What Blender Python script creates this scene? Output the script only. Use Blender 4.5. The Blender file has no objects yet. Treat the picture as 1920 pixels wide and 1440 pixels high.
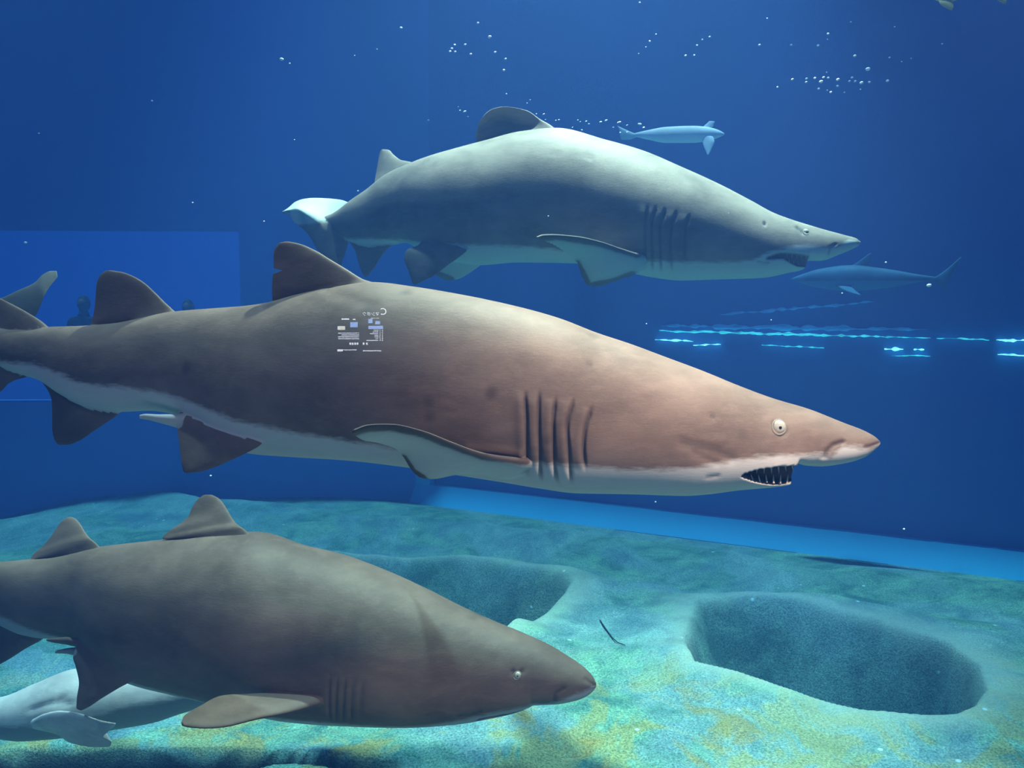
import bpy, bmesh, math, random
import numpy as np
from mathutils import Vector, Matrix

random.seed(7)
rng = np.random.default_rng(11)
sc = bpy.context.scene
COL = sc.collection

# ------------------------------------------------------------------ camera
F_PX = 1507.0
PITCH = math.atan(120.0 / F_PX)
cam_d = bpy.data.cameras.new('camera')
cam_d.sensor_fit = 'HORIZONTAL'; cam_d.sensor_width = 36.0
cam_d.lens = F_PX / 1920.0 * 36.0
cam_d.clip_start = 0.05; cam_d.clip_end = 100
cam = bpy.data.objects.new('camera', cam_d); COL.objects.link(cam)
cam.location = (0, 0, 0)
cam.rotation_euler = (math.pi / 2 - PITCH, 0, 0)
sc.camera = cam

# ------------------------------------------------------------------ world, lights, exposure
sc.view_settings.view_transform = 'Standard'
sc.view_settings.look = 'None'
sc.view_settings.gamma = 1.0
sc.view_settings.use_curve_mapping = False
sc.view_settings.exposure = 0.0
sc.cycles.use_denoising = True
sc.cycles.caustics_reflective = False
sc.cycles.caustics_refractive = False
sc.cycles.max_bounces = 5
sc.cycles.diffuse_bounces = 2
sc.cycles.glossy_bounces = 3
sc.cycles.transparent_max_bounces = 8
sc.cycles.volume_bounces = 0
sc.cycles.sample_clamp_indirect = 4.0

world = bpy.data.worlds.new('world'); sc.world = world
world.use_nodes = True
bg = world.node_tree.nodes['Background']
bg.inputs['Color'].default_value = (0.02, 0.10, 0.32, 1)
bg.inputs['Strength'].default_value = 0.45

def lamp(name, kind, loc, target, energy, color, **kw):
    d = bpy.data.lights.new(name, kind)
    d.energy = energy; d.color = color
    for k, v in kw.items(): setattr(d, k, v)
    o = bpy.data.objects.new(name, d); COL.objects.link(o)
    o.location = loc
    v = Vector(target) - Vector(loc)
    o.rotation_euler = v.to_track_quat('-Z', 'Y').to_euler()
    return o
# overhead halide light above the pool
lamp('overhead_sun', 'SUN', (0, 6, 6), (0.2, 5.75, 0), 8.6, (1.0, 0.95, 0.86), angle=math.radians(2.0))
# lamp over the near glass, on the visitors' side of the pool
lamp('front_lamp', 'SPOT', (1.15, 1.1, 1.25), (0.58, 2.5, -0.30), 760, (1.0, 0.60, 0.44), spot_size=math.radians(56), spot_blend=1.0, shadow_soft_size=0.12)
lamp('front_lamp', 'SPOT', (-1.2, 0.7, 1.6), (-0.9, 2.8, -0.65), 48, (1.0, 0.72, 0.56), spot_size=math.radians(70), spot_blend=1.0, shadow_soft_size=0.2)  # weak left fill, added to brighten the sharks
# lamp over the crown of the topmost shark
lamp('top_lamp', 'SPOT', (0.9, 4.35, 4.7), (0.15, 4.2, 0.3), 6600, (1.0, 0.80, 0.58), spot_size=math.radians(56), spot_blend=0.6, shadow_soft_size=0.10)
# unseen fill added behind the camera to lift the sharks' bellies
lamp('belly_fill', 'AREA', (0.2, -0.6, -1.9), (0.2, 3.0, -1.0), 32, (1.0, 0.86, 0.76), shape='RECTANGLE', size=5.0, size_y=1.0)
# narrow spots added to draw pale shafts in the haze
lamp('shaft_spot', 'SPOT', (-1.6, 6.5, 5.0), (-2.6, 6.0, -2.6), 2100, (0.35, 0.5, 1.0), spot_size=math.radians(34), spot_blend=1.0, shadow_soft_size=0.3)
lamp('shaft_spot', 'SPOT', (2.0, 6.2, 5.0), (2.0, 6.6, -2.6), 1300, (0.35, 0.5, 1.0), spot_size=math.radians(22), spot_blend=1.0, shadow_soft_size=0.3)

# ------------------------------------------------------------------ helpers
cp, sp = math.cos(PITCH), math.sin(PITCH)
def at(px, py, D):
    """point seen at pixel px, py of the 1920 x 1440 frame, D metres in front of the lens; arrays welcome"""
    px = np.asarray(px, float); py = np.asarray(py, float); D = np.asarray(D, float)
    x = (px - 960) / F_PX * D; u = -(py - 720) / F_PX * D
    return np.stack([x + 0 * u, u * sp + D * cp, u * cp - D * sp], -1)
FZ = -2.6
def on_floor(px, py, z=FZ):
    p = at(px, py, 1.0)
    return p * (z / p[..., 2:3])

def pchip(xs, ys, x):
    xs = np.asarray(xs, float); ys = np.asarray(ys, float); x = np.clip(np.asarray(x, float), xs[0], xs[-1])
    h = np.diff(xs); d = np.diff(ys) / h
    m = np.zeros_like(xs)
    if len(xs) > 2:
        w1 = 2 * h[1:] + h[:-1]; w2 = h[1:] + 2 * h[:-1]
        ok = d[:-1] * d[1:] > 0
        with np.errstate(divide='ignore', invalid='ignore'):
            mm = (w1 + w2) / (w1 / d[:-1] + w2 / d[1:])
        m[1:-1] = np.where(ok, mm, 0)
    m[0] = d[0]; m[-1] = d[-1]
    i = np.clip(np.searchsorted(xs, x, side='right') - 1, 0, len(h) - 1)
    t = (x - xs[i]) / h[i]
    return ((1 + 2 * t) * (1 - t) ** 2 * ys[i] + t * (1 - t) ** 2 * h[i] * m[i]
            + t * t * (3 - 2 * t) * ys[i + 1] + t * t * (t - 1) * h[i] * m[i + 1])
def curve(pts, x):
    p = sorted(pts); return pchip([q[0] for q in p], [q[1] for q in p], x)
def sm(e0, e1, x):
    t = np.clip((x - e0) / (e1 - e0), 0, 1); return t * t * (3 - 2 * t)
def value_noise(x, y, seed=0):
    xi = np.floor(x).astype(np.int64); yi = np.floor(y).astype(np.int64)
    xf = x - xi; yf = y - yi
    def h(a, b):
        n = (a * 374761393 + b * 668265263 + seed * 1442695041) & 0xFFFFFFFF
        n = ((n ^ (n >> 13)) * 1274126177) & 0xFFFFFFFF
        return ((n ^ (n >> 16)) & 0xFFFF) / 65535.0
    u = xf * xf * (3 - 2 * xf); v = yf * yf * (3 - 2 * yf)
    return (h(xi, yi) * (1 - u) + h(xi + 1, yi) * u) * (1 - v) + (h(xi, yi + 1) * (1 - u) + h(xi + 1, yi + 1) * u) * v
def fbm(x, y, o=4, seed=0):
    s = 0; a = 1; t = 0
    for k in range(o):
        s = s + a * value_noise(x * 2 ** k, y * 2 ** k, seed + k); t += a; a *= .5
    return s / t * 2 - 1

def mesh_obj(name, verts, faces, mat=None, parent=None, smooth=True):
    me = bpy.data.meshes.new(name)
    me.from_pydata([tuple(v) for v in verts] if not isinstance(verts, list) else verts, [], faces)
    me.update()
    if smooth: me.shade_smooth()
    if mat: me.materials.append(mat)
    o = bpy.data.objects.new(name, me); COL.objects.link(o)
    if parent is not None: o.parent = parent
    return o
def tag(o, label=None, cat=None, group=None, kind=None):
    for k, v in (('label', label), ('category', cat), ('group', group), ('kind', kind)):
        if v: o[k] = v
    return o
def empty(name, loc, *a, **kw):
    o = bpy.data.objects.new(name, None); COL.objects.link(o); o.location = loc
    o.empty_display_size = .1
    return tag(o, *a, **kw)
def box_mesh(lo, hi):
    x0, y0, z0 = lo; x1, y1, z1 = hi
    v = [(x, y, z) for z in (z0, z1) for y in (y0, y1) for x in (x0, x1)]
    f = [(0, 2, 3, 1), (4, 5, 7, 6), (0, 1, 5, 4), (2, 6, 7, 3), (0, 4, 6, 2), (1, 3, 7, 5)]
    return v, f

# ------------------------------------------------------------------ materials
def material(name):
    m = bpy.data.materials.new(name); m.use_nodes = True
    nt = m.node_tree; b = nt.nodes['Principled BSDF']
    return m, nt, b
def N(nt, t, **kw):
    n = nt.nodes.new(t)
    for k, v in kw.items():
        if k.startswith('_'): setattr(n, k[1:], v)
        else: n.inputs[k.replace('__', ' ')].default_value = v
    return n
def mixc(nt, fac, a, b, mode='MIX'):
    n = nt.nodes.new('ShaderNodeMix'); n.data_type = 'RGBA'; n.blend_type = mode
    for sock, v in ((n.inputs[0], fac), (n.inputs[6], a), (n.inputs[7], b)):
        if isinstance(v, bpy.types.NodeSocket): nt.links.new(v, sock)
        elif isinstance(v, (int, float)): sock.default_value = v
        else: sock.default_value = (*v, 1)
    return n.outputs[2]
def math_(nt, op, a, b=0.0, clamp=False):
    n = nt.nodes.new('ShaderNodeMath'); n.operation = op; n.use_clamp = clamp
    for s, v in ((n.inputs[0], a), (n.inputs[1], b)):
        if isinstance(v, bpy.types.NodeSocket): nt.links.new(v, s)
        else: s.default_value = v
    return n.outputs[0]
def ramp(nt, fac, stops):
    n = nt.nodes.new('ShaderNodeValToRGB')
    e = n.color_ramp.elements
    while len(e) < len(stops): e.new(0.5)
    for i, (p, c) in enumerate(stops):
        e[i].position = p; e[i].color = (*c, 1) if not isinstance(c, (int, float)) else (c, c, c, 1)
    nt.links.new(fac, n.inputs[0]); return n.outputs[0]
def noise(nt, vec, scale, detail=4, rough=.55, dist=0.0):
    n = N(nt, 'ShaderNodeTexNoise', Scale=scale, Detail=detail, Roughness=rough, Distortion=dist)
    nt.links.new(vec, n.inputs['Vector']); return n.outputs['Fac']
def mapping(nt, vec, scale=(1, 1, 1), rot=(0, 0, 0)):
    n = nt.nodes.new('ShaderNodeMapping'); n.inputs['Scale'].default_value = scale; n.inputs['Rotation'].default_value = rot
    nt.links.new(vec, n.inputs['Vector']); return n.outputs[0]

def skin_material(name, back, back2, belly, margin, spots=0.5):
    m, nt, b = material(name)
    co = nt.nodes.new('ShaderNodeTexCoord').outputs['Object']
    tone = N(nt, 'ShaderNodeAttribute', _attribute_name='tone').outputs['Fac']
    dark = N(nt, 'ShaderNodeAttribute', _attribute_name='dark').outputs['Fac']
    st = mapping(nt, co, (2.2, 3, 9))
    n1 = noise(nt, mapping(nt, co, (.7, 1, 1.6)), 3.0, 6, .6, .5)
    n2 = noise(nt, st, 9, 5, .65)
    n3 = noise(nt, co, 3.2, 3, .5, .6)
    t = math_(nt, 'ADD', tone, math_(nt, 'MULTIPLY', math_(nt, 'SUBTRACT', n2, .5), 0.55))
    t = ramp(nt, t, [(.36, 0.), (.62, 1.)])
    backc = mixc(nt, ramp(nt, n1, [(.36, 0.), (.64, 1.)]), tuple(q * .8 for q in back), tuple(q * 1.12 for q in back2))
    backc = mixc(nt, math_(nt, 'MULTIPLY', ramp(nt, n3, [(.46, 0.), (.68, 1.)]), .55), backc, tuple(c * .5 for c in back))
    backc = mixc(nt, math_(nt, 'MULTIPLY', ramp(nt, noise(nt, mapping(nt, co, (1, 1, 2.4)), 14, 6, .7), [(.48, 0.), (.7, 1.)]), .30), backc, tuple(min(1, c * 1.45) for c in back2))
    vo = N(nt, 'ShaderNodeTexVoronoi', Scale=6.5, Randomness=1.0); nt.links.new(mixc(nt, .06, co, noise_vec(nt, co)), vo.inputs['Vector'])
    sp_ = ramp(nt, vo.outputs['Distance'], [(.05, 1.), (.17, 0.)])
    sp_ = math_(nt, 'MULTIPLY', sp_, spots)
    backc = mixc(nt, sp_, backc, tuple(c * .32 for c in back))
    fine = noise(nt, st, 60, 3, .7)
    backc = mixc(nt, .22, backc, mixc(nt, fine, tuple(c * .6 for c in back), tuple(c * 1.35 for c in back2)))
    c = mixc(nt, t, mixc(nt, n2, tuple(q * .82 for q in belly), belly), backc)
    c = mixc(nt, dark, c, margin)
    nt.links.new(c, b.inputs['Base Color'])
    b.inputs['Roughness'].default_value = .62
    b.inputs['Specular IOR Level'].default_value = .25
    bump = N(nt, 'ShaderNodeBump', Strength=.12, Distance=.004)
    nt.links.new(math_(nt, 'ADD', fine, math_(nt, 'MULTIPLY', noise(nt, st, 22, 4), 1.3)), bump.inputs['Height'])
    nt.links.new(bump.outputs[0], b.inputs['Normal'])
    return m
def noise_vec(nt, co):
    n = N(nt, 'ShaderNodeTexNoise', Scale=4.0, Detail=2.0); nt.links.new(co, n.inputs['Vector']); return n.outputs['Color']
def plain(name, col, rough=.5, spec=.4, emit=None, es=0, var=.15, scale=12):
    m, nt, b = material(name)
    co = nt.nodes.new('ShaderNodeTexCoord').outputs['Object']
    c = mixc(nt, noise(nt, co, scale, 4), tuple(q * (1 - var) for q in col), tuple(min(1, q * (1 + var)) for q in col))
    nt.links.new(c, b.inputs['Base Color'])
    b.inputs['Roughness'].default_value = rough; b.inputs['Specular IOR Level'].default_value = spec
    if emit: b.inputs['Emission Color'].default_value = (*emit, 1); b.inputs['Emission Strength'].default_value = es
    return m

M_skin_top = skin_material('skin_olive_grey', (.135, .132, .118), (.205, .195, .17), (.40, .50, .50), (.07, .075, .075), .25)
M_skin_mid = skin_material('skin_warm_brown', (.118, .080, .064), (.185, .130, .106), (.50, .49, .48), (.035, .03, .032), .75)
M_skin_low = skin_material('skin_grey_brown', (.098, .066, .050), (.148, .104, .082), (.30, .31, .34), (.03, .028, .03), .25)
M_skin_pale = skin_material('skin_pale_grey', (.40, .40, .41), (.52, .52, .53), (.22, .26, .27), (.08, .08, .08), .1)
M_eye = plain('pale_iris', (.36, .36, .30), .2, .5)
M_lid = plain('grey_brown_eyelid', (.16, .14, .12), .6, .2)
M_pupil = plain('black_pupil', (.01, .01, .012), .1, .7)
M_tooth = plain('ivory_tooth', (.40, .38, .36), .35, .4)
M_white = plain('pale_pink_flesh', (.62, .56, .60), .5, .3)

# floor: painted rockwork under a film of algae and sand
def floor_material():
    m, nt, b = material('algae_rock')
    co = nt.nodes.new('ShaderNodeTexCoord').outputs['Object']
    sep = nt.nodes.new('ShaderNodeSeparateXYZ'); nt.links.new(co, sep.inputs[0])
    y = sep.outputs['Y']; z = sep.outputs['Z']
    big = noise(nt, co, .9, 4, .55, .4)
    mid = noise(nt, mapping(nt, co, (1, 1.3, 1), (0, 0, .5)), 2.6, 6, .62, .5)
    mid2 = noise(nt, mapping(nt, co, (1.2, 1, 1), (0, 0, -.6)), 1.7, 7, .6, .9)
    grit = noise(nt, co, 75, 3, .8)
    grit2 = noise(nt, co, 32, 4, .75)
    teal = mixc(nt, ramp(nt, mid, [(.38, 0.), (.62, 1.)]), (.075, .19, .17), (.25, .42, .31))
    blue = mixc(nt, ramp(nt, mid2, [(.35, 0.), (.62, 1.)]), (.12, .22, .26), (.31, .44, .43))
    base = mixc(nt, ramp(nt, big, [(.44, 0.), (.54, 1.)]), teal, blue)
    # nearer the glass the paint shows through: ochre and yellow algae
    near = ramp(nt, math_(nt, 'MULTIPLY', y, .1), [(.50, 1.), (.62, 0.)])
    yel = mixc(nt, grit2, (.27, .25, .09), (.42, .38, .17))
    ym = math_(nt, 'MULTIPLY', ramp(nt, mid2, [(.51, 0.), (.57, 1.)]), near)
    c = mixc(nt, math_(nt, 'MULTIPLY', ym, .75), base, yel)
    och = math_(nt, 'MULTIPLY', ramp(nt, noise(nt, co, 2.1, 5, .6, .4), [(.56, 0.), (.63, 1.)]), near)
    c = mixc(nt, math_(nt, 'MULTIPLY', och, .75), c, (.36, .27, .10))
    # steep pit walls blend to a darker, greyer colour
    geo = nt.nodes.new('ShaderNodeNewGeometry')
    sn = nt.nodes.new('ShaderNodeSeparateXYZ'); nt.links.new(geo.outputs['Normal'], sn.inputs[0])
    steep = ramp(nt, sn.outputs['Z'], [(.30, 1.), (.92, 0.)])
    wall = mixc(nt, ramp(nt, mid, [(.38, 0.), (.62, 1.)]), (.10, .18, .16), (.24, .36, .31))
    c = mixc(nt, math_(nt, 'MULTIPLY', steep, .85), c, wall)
    c = mixc(nt, .8, c, mixc(nt, ramp(nt, grit, [(.36, 0.), (.64, 1.)]), (.13, .19, .17), (.80, .88, .80)), 'OVERLAY')
    gap_shade = math_(nt, 'MULTIPLY', ramp(nt, math_(nt, 'ADD', z, 3.2), [(.45, 1.), (.60, 0.)]), ramp(nt, math_(nt, 'MULTIPLY', y, .1), [(.495, 1.), (.5, 0.)]))
    c = mixc(nt, gap_shade, c, (.006, .014, .03))  # shade of the near-left gap painted into the rock colour
    rim = N(nt, 'ShaderNodeAttribute', _attribute_name='rim').outputs['Fac']
    c = mixc(nt, math_(nt, 'MULTIPLY', rim, math_(nt, 'ADD', math_(nt, 'MULTIPLY', grit2, .6), .25)), c, (.54, .60, .46))
    vo = N(nt, 'ShaderNodeTexVoronoi', Scale=3.1); nt.links.new(co, vo.inputs['Vector'])
    c = mixc(nt, ramp(nt, vo.outputs['Distance'], [(.035, 1.), (.06, 0.)]), c, (.62, .85, .85))
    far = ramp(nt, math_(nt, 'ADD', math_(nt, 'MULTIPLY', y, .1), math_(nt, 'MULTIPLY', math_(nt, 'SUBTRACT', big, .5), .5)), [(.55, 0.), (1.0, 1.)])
    c = mixc(nt, math_(nt, 'MULTIPLY', far, .38), c, (.045, .13, .13))  # far floor darkened in colour for the fading light
    nt.links.new(c, b.inputs['Base Color'])
    b.inputs['Roughness'].default_value = .85; b.inputs['Specular IOR Level'].default_value = .15
    bump = N(nt, 'ShaderNodeBump', Strength=.7, Distance=.012)
    nt.links.new(math_(nt, 'ADD', grit, math_(nt, 'MULTIPLY', grit2, 1.2)), bump.inputs['Height'])
    nt.links.new(bump.outputs[0], b.inputs['Normal'])
    return m
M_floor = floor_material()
M_wall = plain('blue_painted_wall', (.034, .20, .60), .7, .2, var=.12, scale=.8)
M_band = plain('bright_blue_paint', (.05, .50, .84), .6, .3, var=.07, scale=1.5)
M_deep = plain('dark_blue_glass', (.024, .145, .47), .5, .3, var=.2, scale=.6)
M_shadowline = plain('navy_shadow_paint', (.006, .03, .10), .7, .2)

# ------------------------------------------------------------------ the setting
CORNER = np.array([-1.40, 11.5]); RIGHT = np.array([5.15, 8.08]); LEFT = np.array([-13.0, 10.9])
def slab(name, a, b, z0, z1, t, mat, kind='structure', off=0.0, parent=None, lean=0.0):
    """upright slab between plan points a and b, its inner face moved off metres into the pool, t thick outwards"""
    a = np.array(a, float); b = np.array(b, float)
    d = (b - a) / np.linalg.norm(b - a); n = np.array([d[1], -d[0]])
    if n[1] > 0: n = -n
    a0, b0 = a + n * off, b + n * off; a1, b1 = a0 - n * t, b0 - n * t
    v = [(*(p + (n * lean if (z == z0 and i < 2) else 0)), z) for z in (z0, z1) for i, p in enumerate((a0, b0, b1, a1))]
    f = [(0, 1, 2, 3), (7, 6, 5, 4), (0, 4, 5, 1), (1, 5, 6, 2), (2, 6, 7, 3), (3, 7, 4, 0)]
    o = mesh_obj(name, v, f, mat, parent, smooth=False)
    bm = bmesh.new(); bm.from_mesh(o.data); bmesh.ops.recalc_face_normals(bm, faces=bm.faces)
    bm.to_mesh(o.data); bm.free()
    if kind and parent is None: o['kind'] = kind
    return o
dR = (RIGHT - CORNER) / np.linalg.norm(RIGHT - CORNER)
FAR_R = CORNER + dR * 13.5
ZT = 4.9
# left far wall, with an opening added for the reflected bright hall
def wall_pt(px, off=0.0):
    """plan point of the left far wall at picture column px"""
    d = at(px, 720, 1.0)[:2]; w = LEFT - CORNER
    t = np.linalg.solve(np.array([[d[0], -w[0]], [d[1], -w[1]]]), CORNER)
    return d * t[0]
def z_at(px, py, pt):
    r = at(px, py, 1.0); k = pt[1] / r[1]; return float(r[2] * k)
W1 = wall_pt(455); W0 = wall_pt(-420)
zt1 = z_at(455, 433, W1); zb = -1.15
slab('wall_back', CORNER + dR * .35 * 0 + (CORNER - LEFT) / np.linalg.norm(CORNER - LEFT) * .5, W1, -3.6, 5.1, .4, M_wall)
slab('wall_back.001', W0, LEFT, -3.6, 5.1, .4, M_wall)
slab('wall_back.002', W1, W0, zt1 + .03, 5.1, .4, M_wall)
slab('wall_back.003', W1, W0, -3.6, zb, .4, M_wall)
slab('wall_right', CORNER, FAR_R, -3.6, 5.1, .4, M_deep, off=-.12)
slab('trim_1', CORNER, FAR_R, FZ - .02, FZ + .235, .44, M_band, off=0.0, lean=.16)       # bright blue sill
slab('shadow_strip', CORNER, FAR_R, FZ - .9, FZ - .02, .5, M_shadowline, off=.18)  # dark strip in place of the shadow under the sill
slab('trim_3', CORNER, CORNER + dR * .25, FZ + .235, -.35, .44, M_band, off=0.0)   # jamb at the corner
# side and near walls of the pool, outside the picture
slab('wall_left', LEFT, (-13, 0), -3.6, 5.1, .4, M_wall)
slab('wall_side', FAR_R, (FAR_R[0], -0.6), -3.6, 5.1, .4, M_wall)

# glowing backdrop standing in for the hall reflected in the near glass
hall = plain('hall_reflection_glow', (.02, .12, .5), .8, .1, (.008, .075, .38), .55, var=.05)
M_glass, nt, b = material('clear_acrylic')
b.inputs['Base Color'].default_value = (.75, .88, 1, 1); b.inputs['Transmission Weight'].default_value = 1
b.inputs['Roughness'].default_value = .02; b.inputs['IOR'].default_value = 1.05
slab('hall_reflection', wall_pt(700) + (0, 2.4), wall_pt(-700) + (0, 2.4), -3.6, 5.1, .2, hall)

# the floor of the pool: rolling rockwork with two sunken basins
PIT_A = [(640, 1050), (760, 1052), (900, 1072), (1000, 1090), (1055, 1100), (1080, 1112), (1066, 1130), (1020, 1160), (975, 1189), (930, 1225), (860, 1262), (700, 1265), (560, 1200), (560, 1090)]
PIT_B = [(1296, 1148), (1400, 1142), (1500, 1152), (1655, 1185), (1783, 1223), (1840, 1262), (1858, 1310), (1840, 1348), (1800, 1362), (1740, 1360), (1612, 1339), (1442, 1298), (1301, 1262), (1282, 1205)]
def sdf_poly(P, x, y):
    d = np.full(x.shape, 1e9); inside = np.zeros(x.shape, bool)
    for i in range(len(P)):
        a = P[i]; b_ = P[(i + 1) % len(P)]
        e = b_ - a; wx = x - a[0]; wy = y - a[1]
        t = np.clip((wx * e[0] + wy * e[1]) / (e @ e), 0, 1)
        d = np.minimum(d, np.hypot(wx - e[0] * t, wy - e[1] * t))
        c = ((a[1] > y) != (b_[1] > y)) & (x < (b_[0] - a[0]) * (y - a[1]) / (b_[1] - a[1] + 1e-12) + a[0])
        inside ^= c
    return np.where(inside, -d, d)
def floor_z(x, y):
    z = FZ + .10 * fbm(x * .45 + 3, y * .6, 4, 3) + .035 * fbm(x * 1.7, y * 2.2, 3, 9)
    # flowing ledges
    w = y + .35 * x + .5 * fbm(x * .35, y * .35, 3, 21)
    fr = (w * .62) % 1.0
    z = z + .13 * (sm(.0, .78, fr) - sm(.80, 1.0, fr) - .4) * sm(5.6, 7.2, y)
    # mound against the far left wall, falling away to the left
    z = z + .10 * np.exp(-((x + 5.0) / 3.0) ** 2 - ((y - 10.4) / 1.8) ** 2) - .35 * sm(-6.0, -8.5, x)
    z = z + .0 * x
    fl = FZ
    z = fl + (z - fl) * sm(3.2, 4.6, y + .0 * x) if False else z
    for P, dep, ww in ((PA, .95, .30), (PB, 1.0, .26)):
        ww = ww + .42 * sm(0, .5, y - P[:, 1].mean() - .1)
        d = sdf_poly(P, x, y) + .05 * fbm(x * 1.3, y * 1.3, 2, 5)
        z = z - dep * sm(0.0, 1.0, -d / ww) + .05 * np.exp(-(np.maximum(d, 0) / .28) ** 2) * sm(-.2, 0, d)
    # level strip at the foot of the right wall
    nR = np.array([dR[1], -dR[0]]); nR = -nR if nR[1] > 0 else nR
    dw = (x - CORNER[0]) * nR[0] + (y - CORNER[1]) * nR[1]
    kk = 1 - sm(.05, 1.0, dw)
    z = z * (1 - kk) + (FZ - .02) * kk
    # ledge and dark gap along the near left edge
    ex = 4.70 + .10 * fbm(x * 1.1, y * 0, 2, 31) - .10 * sm(-1.9, -1.2, x)
    e = ex - y
    wid = .42 - .34 * sm(-1.9, -1.3, x)
    z = z - 1.3 * sm(0, .07, e) * (1 - sm(wid, wid + .08, e)) * (1 - sm(-1.3, -.6, x))
    return z
PA = on_floor([p[0] for p in PIT_A], [p[1] for p in PIT_A])[:, :2]
PB = on_floor([p[0] for p in PIT_B], [p[1] for p in PIT_B])[:, :2]
ny, nx = 600, 900
ys = 1.5 * (13.2 / 1.5) ** np.linspace(0, 1, ny)
u = np.linspace(-1, 1, nx)
X = np.repeat((u * 1.0)[None, :], ny, 0) * (3.5 + ys[:, None] * .95); Y = np.repeat(ys[:, None], nx, 1)
Z = floor_z(X, Y)
fv = np.stack([X, Y, Z], -1).reshape(-1, 3)
idx = np.arange(ny * nx).reshape(ny, nx)
ff = np.stack([idx[:-1, :-1], idx[:-1, 1:], idx[1:, 1:], idx[1:, :-1]], -1).reshape(-1, 4)
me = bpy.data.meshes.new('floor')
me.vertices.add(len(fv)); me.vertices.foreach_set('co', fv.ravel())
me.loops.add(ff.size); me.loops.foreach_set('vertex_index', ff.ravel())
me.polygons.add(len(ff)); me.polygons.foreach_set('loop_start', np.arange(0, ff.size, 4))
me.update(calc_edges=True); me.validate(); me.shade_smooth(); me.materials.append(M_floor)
# brightness of the lit basin rims, put into the colour
dA = sdf_poly(PA, X, Y); dB = sdf_poly(PB, X, Y)
wA = .10 + .16 * np.clip(fbm(X * 1.1, Y * 1.1, 3, 41) + .4, 0, 1)
rimv = np.maximum(np.exp(-(np.maximum(dA, 0) / wA) ** 2) * sm(-.14, .0, dA), np.exp(-(np.maximum(dB, 0) / (wA * 1.3)) ** 2) * sm(-.14, .0, dB))
ra = me.attributes.new('rim', 'FLOAT', 'POINT'); ra.data.foreach_set('value', rimv.ravel().astype(np.float32))
fl = bpy.data.objects.new('floor', me); COL.objects.link(fl); fl['kind'] = 'structure'

# underside of the water surface
m, nt, b = material('water_surface')
nt.nodes.remove(b)
out = nt.nodes['Material Output']
gl = N(nt, 'ShaderNodeBsdfGlossy', Roughness=.06); gl.inputs['Color'].default_value = (.55, .8, 1, 1)
tr = nt.nodes.new('ShaderNodeBsdfTransparent'); tr.inputs['Color'].default_value = (.9, .97, 1, 1)
mx = nt.nodes.new('ShaderNodeMixShader'); mx.inputs[0].default_value = .3
nt.links.new(tr.outputs[0], mx.inputs[1]); nt.links.new(gl.outputs[0], mx.inputs[2]); nt.links.new(mx.outputs[0], out.inputs['Surface'])
co = nt.nodes.new('ShaderNodeTexCoord').outputs['Object']
bump = N(nt, 'ShaderNodeBump', Strength=.5, Distance=.05)
nt.links.new(noise(nt, mapping(nt, co, (.6, 1.6, 1)), 2.5, 4, .55, .6), bump.inputs['Height'])
nt.links.new(bump.outputs[0], gl.inputs['Normal'])
sv = [(-13.5, -.5, ZT), (12.5, -.5, ZT), (12.5, 12.5, ZT), (-13.5, 12.5, ZT)]
wsf = mesh_obj('ceiling', sv, [(0, 1, 2, 3)], m, smooth=False); wsf['kind'] = 'structure'

# the water itself: a homogeneous blue haze between the walls
m, nt, b = material('sea_water'); nt.nodes.remove(b); out = nt.nodes['Material Output']
vs = N(nt, 'ShaderNodeVolumeScatter', Density=.036, Anisotropy=.2); vs.inputs['Color'].default_value = (.12, .33, 1, 1)
va = N(nt, 'ShaderNodeVolumeAbsorption', Density=.135); va.inputs['Color'].default_value = (.10, .66, .94, 1)
ad = nt.nodes.new('ShaderNodeAddShader')
nt.links.new(vs.outputs[0], ad.inputs[0]); nt.links.new(va.outputs[0], ad.inputs[1]); nt.links.new(ad.outputs[0], out.inputs['Volume'])
v, f = box_mesh((-14.5, -.65, -4.2), (14, 15.5, ZT + .02))
wat = mesh_obj('water', v, f, m, smooth=False); wat['kind'] = 'stuff'; tag(wat, 'clear blue sea water that fills the whole tank', 'water')

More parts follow.
